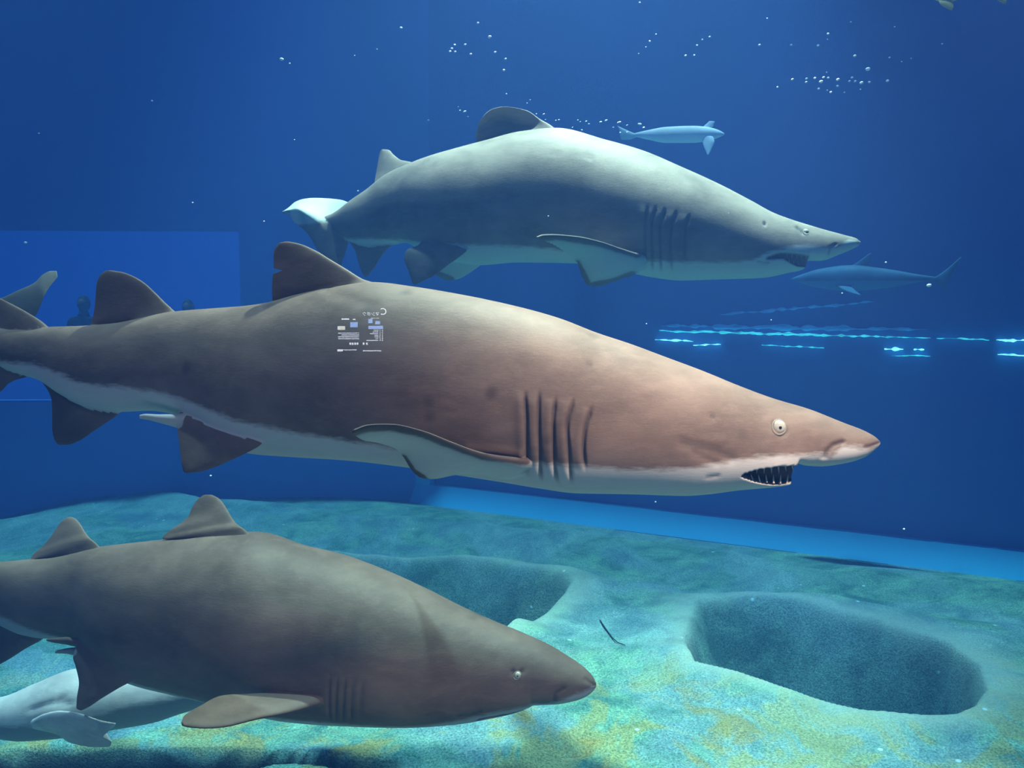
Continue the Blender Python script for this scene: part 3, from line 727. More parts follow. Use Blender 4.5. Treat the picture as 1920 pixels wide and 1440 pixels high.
# --- middle shark
S2 = dict(
    x0=-110, x1=1650, step_at=(1440, 1520), mid=[(-110, .5), (1150, .5), (1400, .62), (1490, .66), (1600, .58), (1650, .5)], step=4.2, dense=[(978, 1118, 1.5), (1370, 1500, 1.8)], ring=128, p=2.15, mat=M_skin_mid,
    depth=[(-150, 2.98), (0, 2.86), (200, 2.76), (500, 2.64), (900, 2.54), (1300, 2.46), (1650, 2.38)],
    top=[(-110, 572), (-50, 596), (20, 618), (60, 618), (92, 613), (150, 611), (213, 606), (328, 584), (400, 578), (455, 574), (500, 568), (560, 552), (640, 536), (700, 529), (780, 538), (880, 555), (980, 577), (1050, 597), (1117, 623), (1183, 645), (1250, 670), (1317, 695), (1383, 722), (1450, 747), (1517, 767), (1583, 793), (1617, 806), (1638, 817), (1650, 827)],
    bot=[(-110, 600), (-50, 650), (20, 694), (50, 704), (77, 713), (120, 740), (170, 764), (227, 772), (283, 770), (340, 778), (400, 812), (440, 838), (480, 850), (560, 856), (647, 861), (757, 873), (857, 888), (947, 902), (1013, 913), (1083, 922), (1183, 924), (1283, 927), (1317, 925), (1383, 917), (1450, 911), (1474, 908), (1480, 903), (1484, 880), (1487, 866), (1507, 871), (1533, 873), (1583, 867), (1617, 857), (1640, 842), (1648, 835), (1650, 831)],
    width=[(-110, .5), (20, .62), (100, .58), (300, .62), (500, .68), (800, .74), (1000, .78), (1200, .82), (1400, .86), (1500, 1.0), (1600, 1.2), (1650, 1.25)],
    belly=[(-110, 640), (20, 676), (80, 680), (200, 716), (300, 726), (400, 748), (480, 776), (600, 800), (757, 824), (857, 846), (947, 850), (1013, 848), (1100, 856), (1200, 862), (1300, 858), (1380, 846), (1450, 842), (1520, 842), (1545, 846), (1570, 830), (1620, 836), (1650, 832)],
    soft=34, pair_x=250,
    fins=[
        dict(L=[(722, 560, 0), (703, 531, 0), (680, 523, 0), (650, 505, 1), (620, 487, 3), (590, 469, 5), (557, 456, 7), (538, 453, 8), (526, 455, 8)],
             T=[(560, 590, 0), (546, 560, 0), (522, 563, 2), (510, 566, 3), (510, 540, 4), (512, 514, 5), (531, 508, 6), (513, 502, 6), (513, 480, 7), (516, 466, 8), (522, 457, 8)], th=24, flare=30, ns=70),
        dict(L=[(350, 610, 0), (330, 586, 0), (308, 566, 0), (290, 548, 1), (270, 530, 2), (248, 517, 3), (228, 510, 4), (208, 507, 4)],
             T=[(225, 630, 0), (211, 606, 0), (185, 614, 0), (169, 614, 1), (176, 585, 2), (179, 558, 3), (181, 534, 4), (188, 516, 4), (197, 508, 4)], th=18, flare=20, ns=56),
        # anal fin
        dict(L=[(245, 750, 0), (227, 773, 0), (200, 792, 0), (173, 810, 0), (147, 827, 0), (125, 834, 0), (112, 834, 0)],
             T=[(80, 690, 0), (78, 714, 0), (90, 732, 0), (97, 752, 0), (98, 780, 0), (98, 803, 0), (102, 824, 0), (107, 832, 0)], th=15, flare=12),
        # tail: sweeps away from the glass beyond the frame, its lit tip curling back into view
        dict(L=[(110, 640, 0), (92, 614, 0), (55, 588, -2), (0, 559, -6), (-60, 528, -20), (-120, 502, -60), (-170, 490, -130)],
             T=[(90, 700, 0), (60, 705, 0), (20, 716, 0), (0, 736, -2), (-50, 760, -10), (-60, 700, -20), (-100, 620, -50), (-172, 494, -131)], th=16, flare=10),
        # pelvic fins
        dict(L=[(520, 800, 50), (492, 832, 72), (467, 847, 76), (435, 862, 78), (400, 877, 78), (372, 885, 78), (350, 887, 78)],
             T=[(345, 755, 30), (333, 782, 54), (333, 805, 62), (336, 830, 68), (339, 855, 73), (341, 872, 76), (344, 884, 77)], th=20, flare=10, face='dark'),
        dict(L=[(520, 790, -50), (480, 820, -80), (430, 830, -110), (380, 836, -140)],
             T=[(360, 755, -30), (352, 780, -60), (358, 805, -90), (378, 834, -138)], th=16, flare=10, face='pale'),
        # claspers
        dict(L=[(372, 770, 30), (345, 776, 52), (300, 777, 66), (272, 776, 72), (262, 778, 74)],
             T=[(372, 795, 26), (345, 803, 46), (310, 796, 62), (280, 788, 70), (262, 785, 73)], th=18, face='pale'),
        # pectoral fins
        dict(L=[(1030, 860, 60), (985, 862, 118), (945, 858, 146), (905, 850, 176), (850, 831, 220), (790, 808, 268), (735, 796, 312), (690, 797, 348), (664, 806, 368)],
             T=[(1020, 890, 30), (950, 900, 60), (895, 890, 84), (857, 890, 96), (815, 898, 108), (792, 897, 116), (772, 882, 130), (757, 858, 150), (742, 842, 180), (710, 831, 240), (680, 825, 310), (660, 812, 366)], th=22, flare=10, ns=60, face='pale'),
        dict(L=[(1030, 850, -60), (985, 850, -118), (900, 846, -190), (820, 836, -250), (760, 826, -300)],
             T=[(1020, 880, -30), (950, 880, -60), (880, 872, -90), (830, 868, -130), (762, 830, -299)], th=20, flare=10, face='dark'),
    ],
    gills=[dict(pts=g, s=3.4, depth=5.0, flap=2.6, dark=.7) for g in (
        [(984, 742), (987, 790), (989, 840), (991, 892)], [(1010, 743), (1010, 800), (1013, 850), (1017, 900)],
        [(1041, 752), (1037, 800), (1039, 850), (1047, 905)], [(1074, 757), (1063, 800), (1067, 850), (1073, 905)],
        [(1109, 768), (1096, 810), (1094, 840), (1098, 880)])],
    mouth=dict(upper=[(1365, 882), (1377, 878), (1417, 867), (1467, 863), (1500, 865)],
               lower=[(1365, 883), (1380, 881), (1400, 889), (1417, 895), (1450, 901), (1478, 900), (1490, 898)], x0=1378, x1=1485, deep=.62),
    eyes=[(1461, 801, 12.5)],
    creases=[([(1451, 794), (1464, 814), (1474, 808)], 4.5, 2.6, .35), ([(1544, 857), (1550, 845), (1562, 834), (1580, 828)], 3.4, 5, .6),
             ([(1325, 893), (1345, 890)], 3, 2, .4), ([(1334, 781), (1336, 781)], 2.6, 2.5, .7), ([(1100, 684), (1106, 685)], 3.5, 1.5, .5),
             ([(1280, 832), (1340, 846), (1370, 860)], 9, 3.0, .12), ([(1300, 850), (1345, 868)], 5, 2.5, .15),
             ([(880, 840), (930, 843), (975, 850)], 8, -5, 0), ([(1650, 829), (1620, 838)], 3, 2, .3), ([(615, 545), (660, 560), (700, 572)], 9, 2, 0)],
    teeth=[(1410 + i * 13, 867 - min(i, 4) * .8, -.1 + .07 * i, 1, 10 + (i * 5) % 4, .80) for i in range(6)] + [(1404 + i * 13, 891 + i * 1.9, -.35 + .1 * i, -1, 13 + (i * 7) % 6, .84) for i in range(6)],
    margins=[([(985, 862), (905, 851), (850, 832), (790, 809), (735, 797), (690, 798), (662, 808)], 13, .6), ([(757, 858), (775, 885), (795, 898)], 7, .6), ([(340, 800), (345, 887)], 10, .15),
             ([(100, 720), (110, 800), (150, 820)], 38, .62)],
    pale=[([(258, 781), (330, 790)], 16)],
)
# --- lower shark
S3 = dict(
    x0=-330, x1=1118, step=4.2, dense=[(615, 690, 2.0), (870, 1010, 2.0)], ring=112, p=2.15, mat=M_skin_low,
    depth=[(-600, 3.75), (-330, 3.6), (0, 3.42), (400, 3.28), (800, 3.18), (1118, 3.08)],
    top=[(-330, 1085), (-200, 1072), (0, 1054), (88, 1046), (187, 1026), (262, 1018), (343, 1010), (400, 1003), (469, 1001), (560, 1027), (627, 1043), (710, 1073), (793, 1110), (860, 1143), (927, 1172), (973, 1190), (1027, 1213), (1060, 1232), (1093, 1253), (1110, 1268), (1118, 1280)],
    bot=[(-330, 1125), (-200, 1132), (-60, 1150), (0, 1168), (50, 1188), (86, 1194), (157, 1199), (200, 1235), (262, 1275), (337, 1293), (412, 1308), (480, 1326), (562, 1341), (660, 1348), (777, 1352), (860, 1348), (927, 1338), (977, 1327), (996, 1320), (1003, 1316), (1043, 1315), (1087, 1308), (1108, 1298), (1116, 1290), (1118, 1286)],
    width=[(-330, .6), (0, .58), (300, .70), (600, .80), (850, .88), (1000, .98), (1118, 1.1)],
    belly=[(-330, 1120), (0, 1138), (100, 1172), (200, 1215), (262, 1245), (340, 1268), (480, 1300), (600, 1312), (780, 1330), (880, 1318), (960, 1304), (1030, 1302), (1080, 1288), (1118, 1283)],
    soft=26, pair_x=100,
    fins=[
        dict(L=[(485, 1030, 0), (469, 1002, 0), (455, 990, 0), (442, 980, -8), (430, 962, -18), (419, 944, -28), (408, 933, -34), (398, 928, -38)],
             T=[(352, 1035, 0), (345, 1011, 0), (305, 1012, 0), (303, 1009, -3), (322, 992, -8), (340, 980, -14), (353, 968, -20), (362, 948, -29), (372, 935, -35), (382, 928, -38)], th=20, flare=26, ns=56),
        dict(L=[(205, 1050, 0), (187, 1025, 0), (172, 1012, 0), (160, 998, -8), (150, 982, -16), (142, 973, -22), (136, 970, -25)],
             T=[(95, 1070, 0), (90, 1046, 0), (55, 1051, 0), (58, 1045, -3), (78, 1026, -8), (94, 1008, -12), (106, 990, -18), (116, 977, -22), (125, 970, -25)], th=15, flare=18),
        # anal fin
        dict(L=[(110, 1170, 0), (86, 1195, 0), (50, 1215, 0), (10, 1240, 0), (-25, 1256, 0), (-45, 1258, 0)],
             T=[(-75, 1130, 0), (-78, 1150, 0), (-66, 1180, 0), (-64, 1210, 0), (-62, 1235, 0), (-52, 1254, 0)], th=14, flare=8),
        # tail
        dict(L=[(-250, 1090, 0), (-300, 1078, 0), (-360, 1045, -10), (-430, 1000, -30), (-500, 960, -60)],
             T=[(-250, 1120, 0), (-300, 1130, 0), (-350, 1180, 0), (-370, 1130, -10), (-430, 1060, -30), (-502, 966, -61)], th=14, flare=8),
        # pelvic fins
        dict(L=[(290, 1240, 50), (262, 1269, 70), (225, 1289, 70), (187, 1312, 70), (166, 1326, 68), (153, 1332, 68)],
             T=[(160, 1175, 30), (146, 1204, 56), (137, 1232, 58), (142, 1250, 60), (148, 1284, 64), (144, 1310, 66), (143, 1328, 67)], th=18, flare=10, face='dark'),
        dict(L=[(290, 1230, -50), (250, 1250, -80), (200, 1270, -110), (165, 1280, -130)],
             T=[(170, 1180, -30), (150, 1200, -60), (150, 1230, -90), (163, 1278, -129)], th=14, flare=8, face='pale'),
        # claspers
        dict(L=[(200, 1180, 20), (150, 1196, 46), (120, 1195, 56), (95, 1197, 62), (87, 1199, 64)],
             T=[(200, 1215, 20), (150, 1214, 44), (120, 1208, 54), (100, 1205, 60), (88, 1202, 63)], th=16, face='dark'),
        dict(L=[(190, 1200, 8), (150, 1212, 30), (125, 1216, 40), (104, 1220, 46)],
             T=[(190, 1225, 8), (150, 1230, 28), (125, 1226, 38), (103, 1225, 45)], th=13, face='pale'),
        # pectoral fins
        dict(L=[(640, 1316, 60), (600, 1320, 120), (544, 1336, 158), (487, 1347, 192), (431, 1361, 228), (394, 1365, 250), (360, 1364, 268), (344, 1361, 276)],
             T=[(640, 1296, 50), (590, 1306, 96), (577, 1301, 100), (540, 1297, 106), (469, 1301, 128), (409, 1306, 160), (385, 1318, 186), (360, 1332, 226), (344, 1344, 258), (340, 1354, 272)], th=22, flare=8, ns=56, face='dark'),
        dict(L=[(640, 1310, -60), (600, 1312, -120), (520, 1312, -190), (450, 1310, -240)],
             T=[(640, 1296, -50), (580, 1290, -90), (500, 1286, -130), (452, 1304, -238)], th=18, flare=8, face='pale'),
    ],
    gills=[dict(pts=g, s=2.6, depth=2.5, flap=1.0, dark=.4) for g in (
        [(622, 1268), (624, 1300), (634, 1338)], [(636, 1270), (637, 1302), (645, 1340)], [(651, 1272), (651, 1304), (658, 1342)],
        [(667, 1274), (666, 1304), (671, 1338)], [(684, 1276), (683, 1300), (686, 1330)])],
    mouth=dict(upper=[(870, 1334), (880, 1331), (930, 1319), (970, 1317), (1003, 1314)],
               lower=[(870, 1335), (880, 1334), (930, 1323), (970, 1322), (1003, 1320)], x0=900, x1=1001, deep=.4),
    eyes=[(969, 1269, 6.5)],
    creases=[([(960, 1262), (966, 1270), (978, 1262)], 3.5, 2, .4), ([(862, 1331), (880, 1333), (905, 1326)], 2.2, 2, .55), ([(1038, 1312), (1042, 1298), (1056, 1290)], 3, 4, .5),
             ([(1118, 1284), (1098, 1276)], 3, 2, .3)],
    margins=[([(600, 1322), (544, 1337), (487, 1348), (431, 1362), (344, 1362)], 5, .4), ([(-20, 1160), (-30, 1230)], 50, .7), ([(130, 1230), (150, 1300)], 30, .3)],
    pale=[([(100, 1222), (136, 1222)], 9)],
)
r1, mp1, l1 = animal('shark', S1, 'topmost shark, olive grey back brightly lit, flopped dorsal fin, near the surface', 'shark')
r2, mp2, l2 = animal('shark', S2, 'largest shark, warm brown, open toothy mouth, swimming across the middle', 'shark')
r3, mp3, l3 = animal('shark', S3, 'dark grey brown shark low on the left, just above the rock floor', 'shark')

# --- pale shark glimpsed below and behind the lower one, swimming to the left
S4 = dict(
    x0=-520, x1=720, step=8, ring=72, p=2.2, mat=M_skin_pale, depth=[(-560, 4.05), (0, 3.95), (700, 3.9)],
    top=[(-520, 1400), (-440, 1372), (-300, 1342), (-120, 1325), (0, 1309), (62, 1284), (133, 1258), (200, 1252), (265, 1262), (400, 1262), (560, 1262), (720, 1262)],
    bot=[(-520, 1406), (-440, 1430), (-300, 1425), (-120, 1400), (0, 1382), (42, 1385), (112, 1380), (219, 1364), (292, 1352), (342, 1336), (420, 1316), (560, 1290), (720, 1276)],
    width=[(-520, 1.1), (-300, .9), (0, .85), (300, .75), (720, .55)],
    belly=[(-520, 1400), (0, 1345), (130, 1335), (300, 1300), (720, 1270)], soft=26,
    fins=[dict(L=[(60, 1350, 60), (85, 1338, 84), (115, 1333, 100), (150, 1338, 118), (185, 1350, 134), (216, 1356, 148)],
               T=[(70, 1368, 50), (108, 1378, 76), (130, 1392, 92), (165, 1400, 110), (205, 1400, 122), (209, 1391, 128), (194, 1382, 134), (203, 1372, 140), (216, 1360, 147)], th=14, ns=56),
          dict(L=[(700, 1266, 0), (730, 1250, 0), (790, 1215, -10)], T=[(700, 1274, 0), (735, 1290, 0), (791, 1219, -10)], th=8)],
    creases=[([(112, 1310), (116, 1308)], 4.5, 3, .55), ([(60, 1330), (95, 1318), (130, 1320)], 5, 3, .1)],
    pale=[], margins=[])
M_fin = S4['mat']
animal('shark', S4, 'pale grey shark half hidden below the low dark shark, white forked fin showing', 'shark')

# --- curled tail tip of another shark at the left edge, behind the largest one
S5 = dict(
    x0=-360, x1=-40, step=6, ring=48, p=2.1, mat=M_skin_top, depth=[(-400, 3.9), (0, 3.6), (120, 3.5)],
    top=[(-360, 580), (-300, 572), (-200, 568), (-100, 572), (-40, 582)],
    bot=[(-360, 700), (-300, 690), (-200, 650), (-100, 612), (-40, 588)],
    width=[(-360, .7), (-40, .6)], belly=[(-360, 660), (-40, 600)], soft=16,
    fins=[dict(L=[(-90, 580, 0), (-40, 570, 0), (0, 560, 0), (35, 544, -4), (65, 530, -8), (82, 514, -14), (96, 508, -18), (106, 508, -20)],
               T=[(-90, 604, 0), (-40, 640, 0), (10, 640, 0), (45, 612, 2), (68, 590, 4), (80, 562, 2), (92, 540, -6), (108, 520, -16)], th=11, flare=4, ns=56)])
animal('shark', S5, 'lit pale green tail fin curling in behind the largest shark at left edge', 'shark')

# ------------------------------------------------------------------ far fish
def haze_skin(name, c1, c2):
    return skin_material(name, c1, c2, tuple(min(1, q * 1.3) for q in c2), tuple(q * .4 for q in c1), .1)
M_far = haze_skin('far_blue_grey', (.03, .13, .24), (.05, .19, .33))  # haze blue put into the far shark's hide colour
M_silver = haze_skin('silver_cyan', (.62, .85, .85), (.85, .95, .95))
S6 = dict(
    x0=1185, x1=1358, step=3, ring=40, p=2.0, mat=M_silver, depth=[(1150, 6.3), (1400, 6.0)],
    top=[(1185, 251), (1215, 244), (1250, 238), (1300, 236), (1335, 240), (1352, 246), (1358, 250)],
    bot=[(1185, 255), (1215, 262), (1250, 268), (1300, 268), (1335, 262), (1352, 256), (1358, 253)],
    width=[(1185, .5), (1358, .7)], belly=[(1185, 255), (1358, 255)], soft=6,
    fins=[dict(L=[(1338, 255, 6), (1340, 264, 8), (1335, 278, 10), (1329, 290, 12)], T=[(1312, 255, 6), (1316, 264, 8), (1321, 278, 10), (1326, 290, 12)], th=5, ns=20, nc=12),
          dict(L=[(1326, 244, 0), (1338, 236, 0), (1340, 228, 0)], T=[(1310, 244, 0), (1322, 234, 0), (1330, 227, 0)], th=4, ns=16, nc=12),
          dict(L=[(1195, 252, 0), (1180, 246, 0), (1158, 236, 0)], T=[(1195, 256, 0), (1182, 262, 0), (1166, 262, 0), (1160, 240, 0)], th=4, ns=20, nc=12)])
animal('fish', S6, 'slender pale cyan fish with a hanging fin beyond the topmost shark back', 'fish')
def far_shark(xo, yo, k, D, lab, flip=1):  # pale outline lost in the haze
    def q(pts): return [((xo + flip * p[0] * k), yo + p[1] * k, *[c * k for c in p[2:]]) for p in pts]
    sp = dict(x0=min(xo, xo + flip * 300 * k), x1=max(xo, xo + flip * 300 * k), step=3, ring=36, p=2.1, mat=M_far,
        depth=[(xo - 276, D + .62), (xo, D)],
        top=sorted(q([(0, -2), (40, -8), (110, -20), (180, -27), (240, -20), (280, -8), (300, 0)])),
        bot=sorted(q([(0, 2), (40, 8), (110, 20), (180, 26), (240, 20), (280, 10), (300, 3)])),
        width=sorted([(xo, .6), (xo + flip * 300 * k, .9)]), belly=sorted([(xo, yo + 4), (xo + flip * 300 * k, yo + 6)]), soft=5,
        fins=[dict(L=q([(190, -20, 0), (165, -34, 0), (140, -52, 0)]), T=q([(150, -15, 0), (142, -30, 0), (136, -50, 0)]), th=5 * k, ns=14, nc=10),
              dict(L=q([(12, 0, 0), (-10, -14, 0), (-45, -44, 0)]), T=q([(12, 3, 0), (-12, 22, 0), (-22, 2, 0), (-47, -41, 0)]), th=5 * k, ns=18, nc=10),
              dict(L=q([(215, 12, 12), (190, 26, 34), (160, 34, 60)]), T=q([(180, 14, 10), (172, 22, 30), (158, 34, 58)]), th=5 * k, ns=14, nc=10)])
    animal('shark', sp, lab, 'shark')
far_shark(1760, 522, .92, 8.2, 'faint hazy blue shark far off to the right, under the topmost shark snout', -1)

# pieces of two yellow fish cut by the top edge
M_yel = haze_skin('yellow_fish', (.75, .55, .18), (.95, .80, .42))
for (xo, yo, k, lab) in ((1776, -17, 1.0, 'larger yellow fish dipping in at the top edge, upper right'),
                         (1878, -22, .8, 'smaller yellow fish at the top edge, nearest the right corner')):
    def q(pts): return [(xo + p[0] * k, yo + p[1] * k, *[c * k for c in p[2:]]) for p in pts]
    ysp = dict(x0=xo - 60 * k, x1=xo + 34 * k, step=2.5, ring=36, p=2.0, mat=M_yel, depth=[(xo - 200, 4.6), (xo + 200, 4.6)],
        top=q([(-60, -6), (-30, -14), (0, -20), (25, -12), (34, 0)]), bot=q([(-60, 0), (-30, 14), (0, 22), (20, 16), (34, 4)]),
        width=[(xo - 60 * k, .4), (xo + 34 * k, .5)], belly=[(xo - 60, yo + 30), (xo + 34, yo + 30)], soft=8,
        fins=[dict(L=q([(-55, -2, 0), (-70, -12, 0), (-84, -20, 0)]), T=q([(-55, 0, 0), (-72, 14, 0), (-74, 2, 0), (-83, -17, 0)]), th=4, ns=16, nc=10),
              dict(L=q([(10, 16, 6), (12, 28, 8), (10, 36, 9)]), T=q([(-18, 14, 6), (-14, 24, 8), (4, 36, 9)]), th=4, ns=14, nc=10)],
        eyes=[(xo + 22 * k, yo - 2 * k, 2.5 * k)])
    animal('fish', ysp, lab, 'fish')

# ------------------------------------------------------------------ bubbles and drifting specks
M_bub = plain('silver_bubble', (.9, .97, 1), .12, 1.0, var=.03)
M_bub.node_tree.nodes['Principled BSDF'].inputs['Metallic'].default_value = .0
bm = bmesh.new(); bmesh.ops.create_icosphere(bm, subdivisions=2, radius=1); bub_me = bpy.data.meshes.new('air_bubble'); bm.to_mesh(bub_me); bm.free()
bub_me.materials.append(M_bub); bub_me.shade_smooth()
def bubbles(pts, D, rpx, label, group, flat=.8, jitter=.5, name='air_bubble'):
    for (x, y, *r) in pts:
        d = D + random.uniform(-jitter, jitter); o = bpy.data.objects.new(name, bub_me); COL.objects.link(o)
        o.location = at(x, y, d); R = (r[0] if r else rpx) * d / F_PX
        o.scale = (R * 1.15, R, R * flat); o.rotation_euler = (0, random.uniform(-.4, .1), 0)
        tag(o, label, 'bubble', group)
k = 770 / 1920.0
def zz(lst): return [(1150 + a * k, b * k, *c) for (a, b, *c) in lst]
bubbles(zz([(837, 371), (903, 368), (902, 384), (942, 365), (971, 382, 3.2), (983, 362), (1005, 364), (1050, 372, 3), (1048, 402), (1116, 363), (1104, 380), (1131, 380), (1160, 387, 3.2), (1197, 384), (1282, 378, 2.6), (960, 415), (1000, 422, 1.2), (1017, 431), (1080, 432, 1.3), (1155, 418, 1.3), (767, 407, 1.6), (997, 338, 1.4)]),
        4.6, 2.2, 'round white bubble in the dense cluster at upper right', 'bubble cluster at upper right')
bubbles(zz([(1190, 323, 4.0)]), 4.6, 3, 'largest white bubble, just above the cluster at upper right', None)
bubbles(zz([(170, 193), (199, 160, 1.2), (152, 220, 1.2), (118, 250, 1.1), (338, 260, 2), (378, 258), (391, 212), (416, 185), (450, 172), (683, 210, 2.2), (832, 210, 2), (957, 213, 2.3), (1004, 158, 2.2), (1001, 184, 1.2), (1110, 103, 1.4), (719, 86, 1.5), (1129, 261, 2.6), (1291, 269, 1.6), (1348, 288, 1.2), (1392, 273, 1.1), (1537, 205, 1.5), (123, 12, 1.6), (1315, 125, 1.2)]),
        4.8, 1.6, 'small white speck scattered in the water below the top edge', 'specks drifting in the upper right water')
k2 = 780 / 1920.0
def z2(lst): return [(720 + a * k2, 60 + b * k2, *c) for (a, b, *c) in lst]
bubbles(z2([(326, 59), (374, 58), (313, 76), (305, 90), (328, 91), (400, 102), (513, 93), (561, 124), (553, 176), (565, 285, 1.2)]), 4.4, 2.0,
        'small white bubble in the loose cluster above the first dorsal fin', 'bubbles above the topmost shark fin')
bubbles(z2([(350, 362), (372, 367, 3), (205, 407, 1.8), (387, 390, 1.3), (343, 345, 1.0), (675, 313, 1.2), (660, 328, 1.1), (703, 378, 1.5), (737, 379, 2), (745, 404, 1.2), (793, 408, 1.4), (807, 405, 1.6), (895, 406, 1.5), (905, 414, 1.2), (933, 412, 1.8), (945, 424, 2), (1000, 415, 2.4), (1025, 408, 2.6), (1085, 417, 3.4), (1122, 430, 2), (1180, 425, 3.4), (1198, 441, 2.2), (870, 440, 1.4), (913, 452, 1.5), (1058, 440, 1.6), (1090, 464, 1.6), (1122, 462, 1.6)]), 5.2, 1.6,
        'tiny bubble in the trail above the topmost shark back', 'bubble trail above the topmost shark', flat=.45)
bubbles([(528, 111, 3.4), (543, 119, 1.4), (285, 189, 1.7), (73, 250, 1.4), (48, 455, 2.6), (361, 380, 1.5), (495, 415, 1.4), (671, 358, 1.4), (707, 92, 1.2), (552, 262, 1.1), (752, 52, 2.2), (665, 104, 1.0), (896, 43, 2), (918, 69, 3), (839, 437, 1.3)], 4.2, 1.6,
        'lone white speck drifting in the open blue water at left', 'specks drifting in the left water')
bubbles([(1742, 535, 4.0), (1661, 492, 1.8), (1695, 992, 1.8), (395, 892, 1.8), (1229, 941, 1.3), (1212, 607, 1.2), (1446, 600, 1.2), (1579, 550, 1.5), (1366, 400, 1.0), (1028, 405, 1.2)], 3.6, 1.6,
        'lone white speck drifting low in the blue water around the sharks', 'specks drifting in the lower water')

# ------------------------------------------------------------------ light glints along the far pane, drawn as glowing meshes
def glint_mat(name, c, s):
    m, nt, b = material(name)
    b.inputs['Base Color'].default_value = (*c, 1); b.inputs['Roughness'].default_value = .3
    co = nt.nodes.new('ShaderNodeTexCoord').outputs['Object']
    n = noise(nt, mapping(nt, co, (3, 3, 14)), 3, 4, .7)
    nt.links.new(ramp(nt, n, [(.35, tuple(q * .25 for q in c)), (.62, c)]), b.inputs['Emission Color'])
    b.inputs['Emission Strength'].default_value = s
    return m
M_gl = glint_mat('cyan_glint_glow', (.12, .92, .88), 1.2)
M_gl2 = glint_mat('bright_cyan_glint_glow', (.45, 1.0, .85), 2.6)
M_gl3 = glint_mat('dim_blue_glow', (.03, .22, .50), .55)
def right_wall_depth(px):
    n = np.array([dR[1], -dR[0]]); r = at(px, 640, 1.0)[:2]
    base = CORNER - n * 0.085
    return float((base @ n) / (r @ n))
def streak(x0, y0, x1, y1, h, mat, label, n=60, seed=1):
    """a long thin wavy glowing ribbon for light reflected in the far pane"""
    t = np.linspace(0, 1, n); xs = x0 + (x1 - x0) * t
    yy = y0 + (y1 - y0) * t + 1.8 * fbm(xs * .05, xs * 0, 4, seed)
    hh = h * np.clip((.5 + .9 * fbm(xs * .09, xs * 0 + 5, 4, seed + 3)), .10, 1) * np.sin(np.pi * np.clip(t, .015, .985)) ** .35
    D = np.array([right_wall_depth(x) for x in xs])
    V = []
    for i in range(n):
        for dy, dd in ((-1, 0), (0, -.04), (1, 0), (0, .04)):
            V.append(tuple(at(xs[i], yy[i] + dy * hh[i], D[i] + dd)))
    V = np.array(V)
    loc = V.mean(0); F = []
    for i in range(n - 1):
        for j in range(4): F.append((i * 4 + j, i * 4 + (j + 1) % 4, (i + 1) * 4 + (j + 1) % 4, (i + 1) * 4 + j))
    F.append((3, 2, 1, 0)); F.append(tuple((n - 1) * 4 + j for j in range(4)))
    o = mesh_obj('light_streak', [tuple(q) for q in (V - loc)], F, mat); o.location = loc
    tag(o, label, 'light', 'light streaks on the far pane')
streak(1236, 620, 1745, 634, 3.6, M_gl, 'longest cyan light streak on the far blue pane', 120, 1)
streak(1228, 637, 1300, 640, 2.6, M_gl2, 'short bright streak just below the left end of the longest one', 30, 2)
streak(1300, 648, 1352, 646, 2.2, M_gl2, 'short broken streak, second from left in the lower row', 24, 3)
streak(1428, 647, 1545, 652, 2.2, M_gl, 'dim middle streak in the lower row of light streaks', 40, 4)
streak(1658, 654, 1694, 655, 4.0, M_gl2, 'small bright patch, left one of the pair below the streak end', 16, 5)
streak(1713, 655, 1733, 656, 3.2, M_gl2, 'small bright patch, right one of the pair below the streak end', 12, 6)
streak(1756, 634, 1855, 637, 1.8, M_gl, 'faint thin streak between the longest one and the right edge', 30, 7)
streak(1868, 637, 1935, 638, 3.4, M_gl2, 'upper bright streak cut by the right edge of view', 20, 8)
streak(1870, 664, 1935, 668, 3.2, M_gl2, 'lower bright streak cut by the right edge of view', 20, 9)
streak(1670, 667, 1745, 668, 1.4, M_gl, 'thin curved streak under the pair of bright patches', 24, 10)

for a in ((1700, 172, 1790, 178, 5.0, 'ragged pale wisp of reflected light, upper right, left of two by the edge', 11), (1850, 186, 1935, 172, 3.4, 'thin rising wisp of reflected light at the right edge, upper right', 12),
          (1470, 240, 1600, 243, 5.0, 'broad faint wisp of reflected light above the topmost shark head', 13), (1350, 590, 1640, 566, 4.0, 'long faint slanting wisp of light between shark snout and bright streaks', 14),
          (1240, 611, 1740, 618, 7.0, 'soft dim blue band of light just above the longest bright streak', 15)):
    streak(*a[:5], M_gl3, a[5], 70, a[6])
